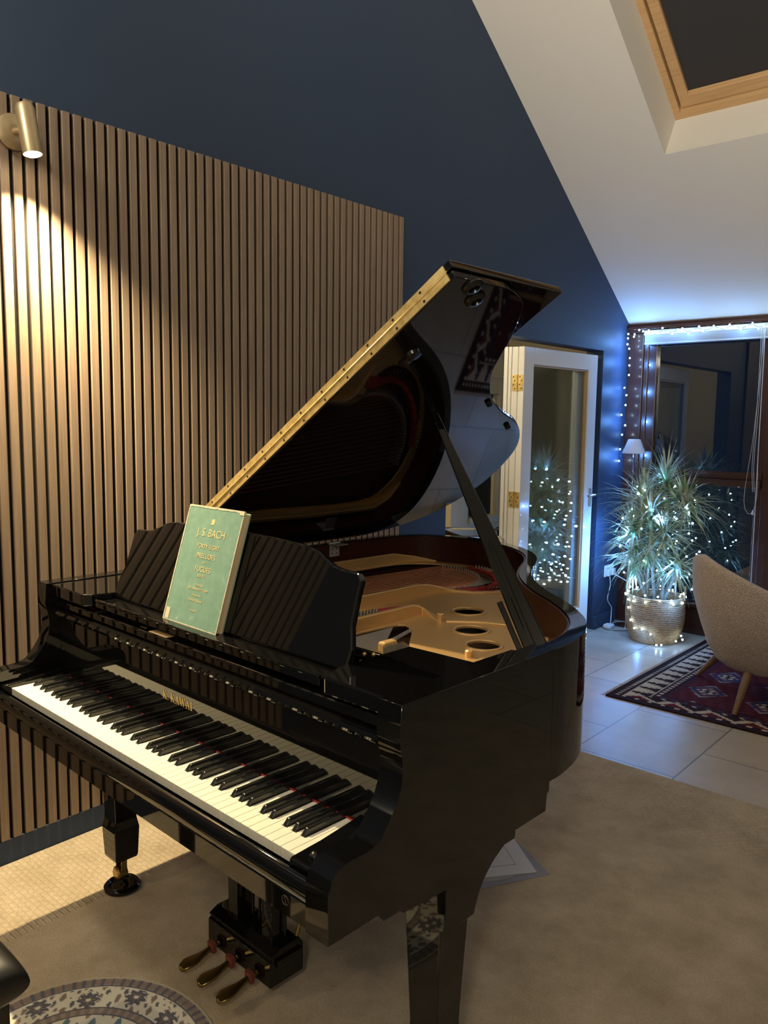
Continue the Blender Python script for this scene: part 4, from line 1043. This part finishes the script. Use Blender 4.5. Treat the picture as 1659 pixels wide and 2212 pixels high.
# strand round the window
ws = thing('fairy_lights', (0, EY-.09, 0), 'string of white fairy lights hanging down the window frame and along the blind', 'fairy lights')
wp = []
for z_, x_ in ((1.22, .012), (1.30, .010), (1.40, .030), (1.47, .050), (1.545, .015), (1.61, .035), (1.68, .045), (1.745, .025), (1.83, .060), (1.89, .055), (1.95, .050), (2.01, .050), (2.06, .040), (2.09, .035), (2.12, .04), (2.105, .075), (2.125, .085), (2.135, .12)): wp.append((x_, 0, z_))
for k in range(32):
    x_ = .15+k*.035; wp.append((x_, -.005+.0*k, 2.125+.012*math.sin(k*1.9)+.00*k))
bm = new_bm(); tube(bm, smooth_open(wp, 4), .0014, 5); obj('cord', bm, CORDG, ws)
bulbs(ws, [Vector(p)+Vector((random.uniform(-.006, .006), -.004, random.uniform(-.012, .012))) for p in wp])
for x_, z_, e_ in ((.09, 1.25, 1.2), (.09, 1.50, 1.2), (.09, 1.72, 1.2), (.09, 1.92, 1.1), (.08, 2.06, .8), (.16, 2.09, .40), (.45, 2.10, .42), (.80, 2.10, .42), (1.15, 2.10, .42)):
    lamp('strand_glow', 'POINT', (x_, -.06, z_), e_*1.9, COOL, .006, ws)
# floor lamp with white shade, behind the plant
fl = thing('floor_lamp', (.135, 2.475, 0), 'small white cone shade lamp on a thin metal pole in the corner behind the plant', 'lamp')
bm = new_bm(); lathe(bm, [(.082, 1.272), (.042, 1.372), (.040, 1.372), (.080, 1.272)], (0, 0, 0), 40, close=False); obj('lamp_shade', bm, SHADEM, fl, smooth=50)
bm = new_bm(); tube(bm, [(0, 0, .012), (0, 0, 1.36)], .006, 10); obj('pole', bm, CHROME, fl, smooth=40)
bm = new_bm(); lathe(bm, [(.085, 0), (.085, .008), (.02, .016), (.004, .016)], (0, 0, 0), 36); obj('base', bm, CHROME, fl, smooth=40)
# socket with plugs and leads
sk = thing('wall_socket', (0, 2.435, .405), 'white double wall socket with two plugs on the blue wall beside the plant', 'socket')
bm = new_bm(); box(bm, 0, .010, -.073, .073, -.043, .043); obj('face_plate', bm, CORDW, sk, bevel=.004)
for s_ in (-1, 1):
    bm = new_bm(); box(bm, .010, .034, s_*.036-.024, s_*.036+.024, -.036, .014); obj('plug', bm, CORDW, sk, bevel=.006)
    bm = new_bm(); box(bm, .010, .014, s_*.05-.005, s_*.05+.005, .022, .034); obj('switch', bm, CORDW, sk, bevel=.001)
ca_ = thing('white_lead', (0, 2.40, 0), 'thin white lead hanging from the socket down to the tiles', 'cable')
bm = new_bm(); tube(bm, smooth_open([(.03, 0, .366), (.035, .005, .30), (.03, -.02, .20), (.035, .04, .13), (.04, .03, .06), (.06, -.02, .02), (.05, -.05, .006)]), .003, 8); obj('cord', bm, CORDW, ca_, smooth=50)
bm = new_bm(); box(bm, .04, .10, -.10, -.03, .002, .028); obj('adapter', bm, CORDW, ca_, bevel=.006)
cb_ = thing('black_lead', (0, 2.40, 0), 'thin black lead looping from the socket across the floor beside the door', 'cable')
bm = new_bm(); tube(bm, smooth_open([(.036, .07, .375), (.045, .03, .30), (.03, -.10, .20), (.03, -.18, .12), (.05, -.19, .05), (.09, -.14, .004), (.17, -.10, .004), (.21, -.05, .004), (.19, .02, .004), (.12, .03, .004), (.08, .0, .006), (.10, -.05, .008)]), .0022, 8); obj('cord', bm, CORDB, cb_, smooth=50)
cw_ = thing('light_lead', (0, 2.47, 0), 'pale straight lead running from the socket to the basket rim', 'cable')
bm = new_bm(); tube(bm, [(.036, 0, .375), (.14, -.03, .345), (.252, -.14, .31)], .0042, 8); obj('cord', bm, CORDW, cw_, smooth=50)
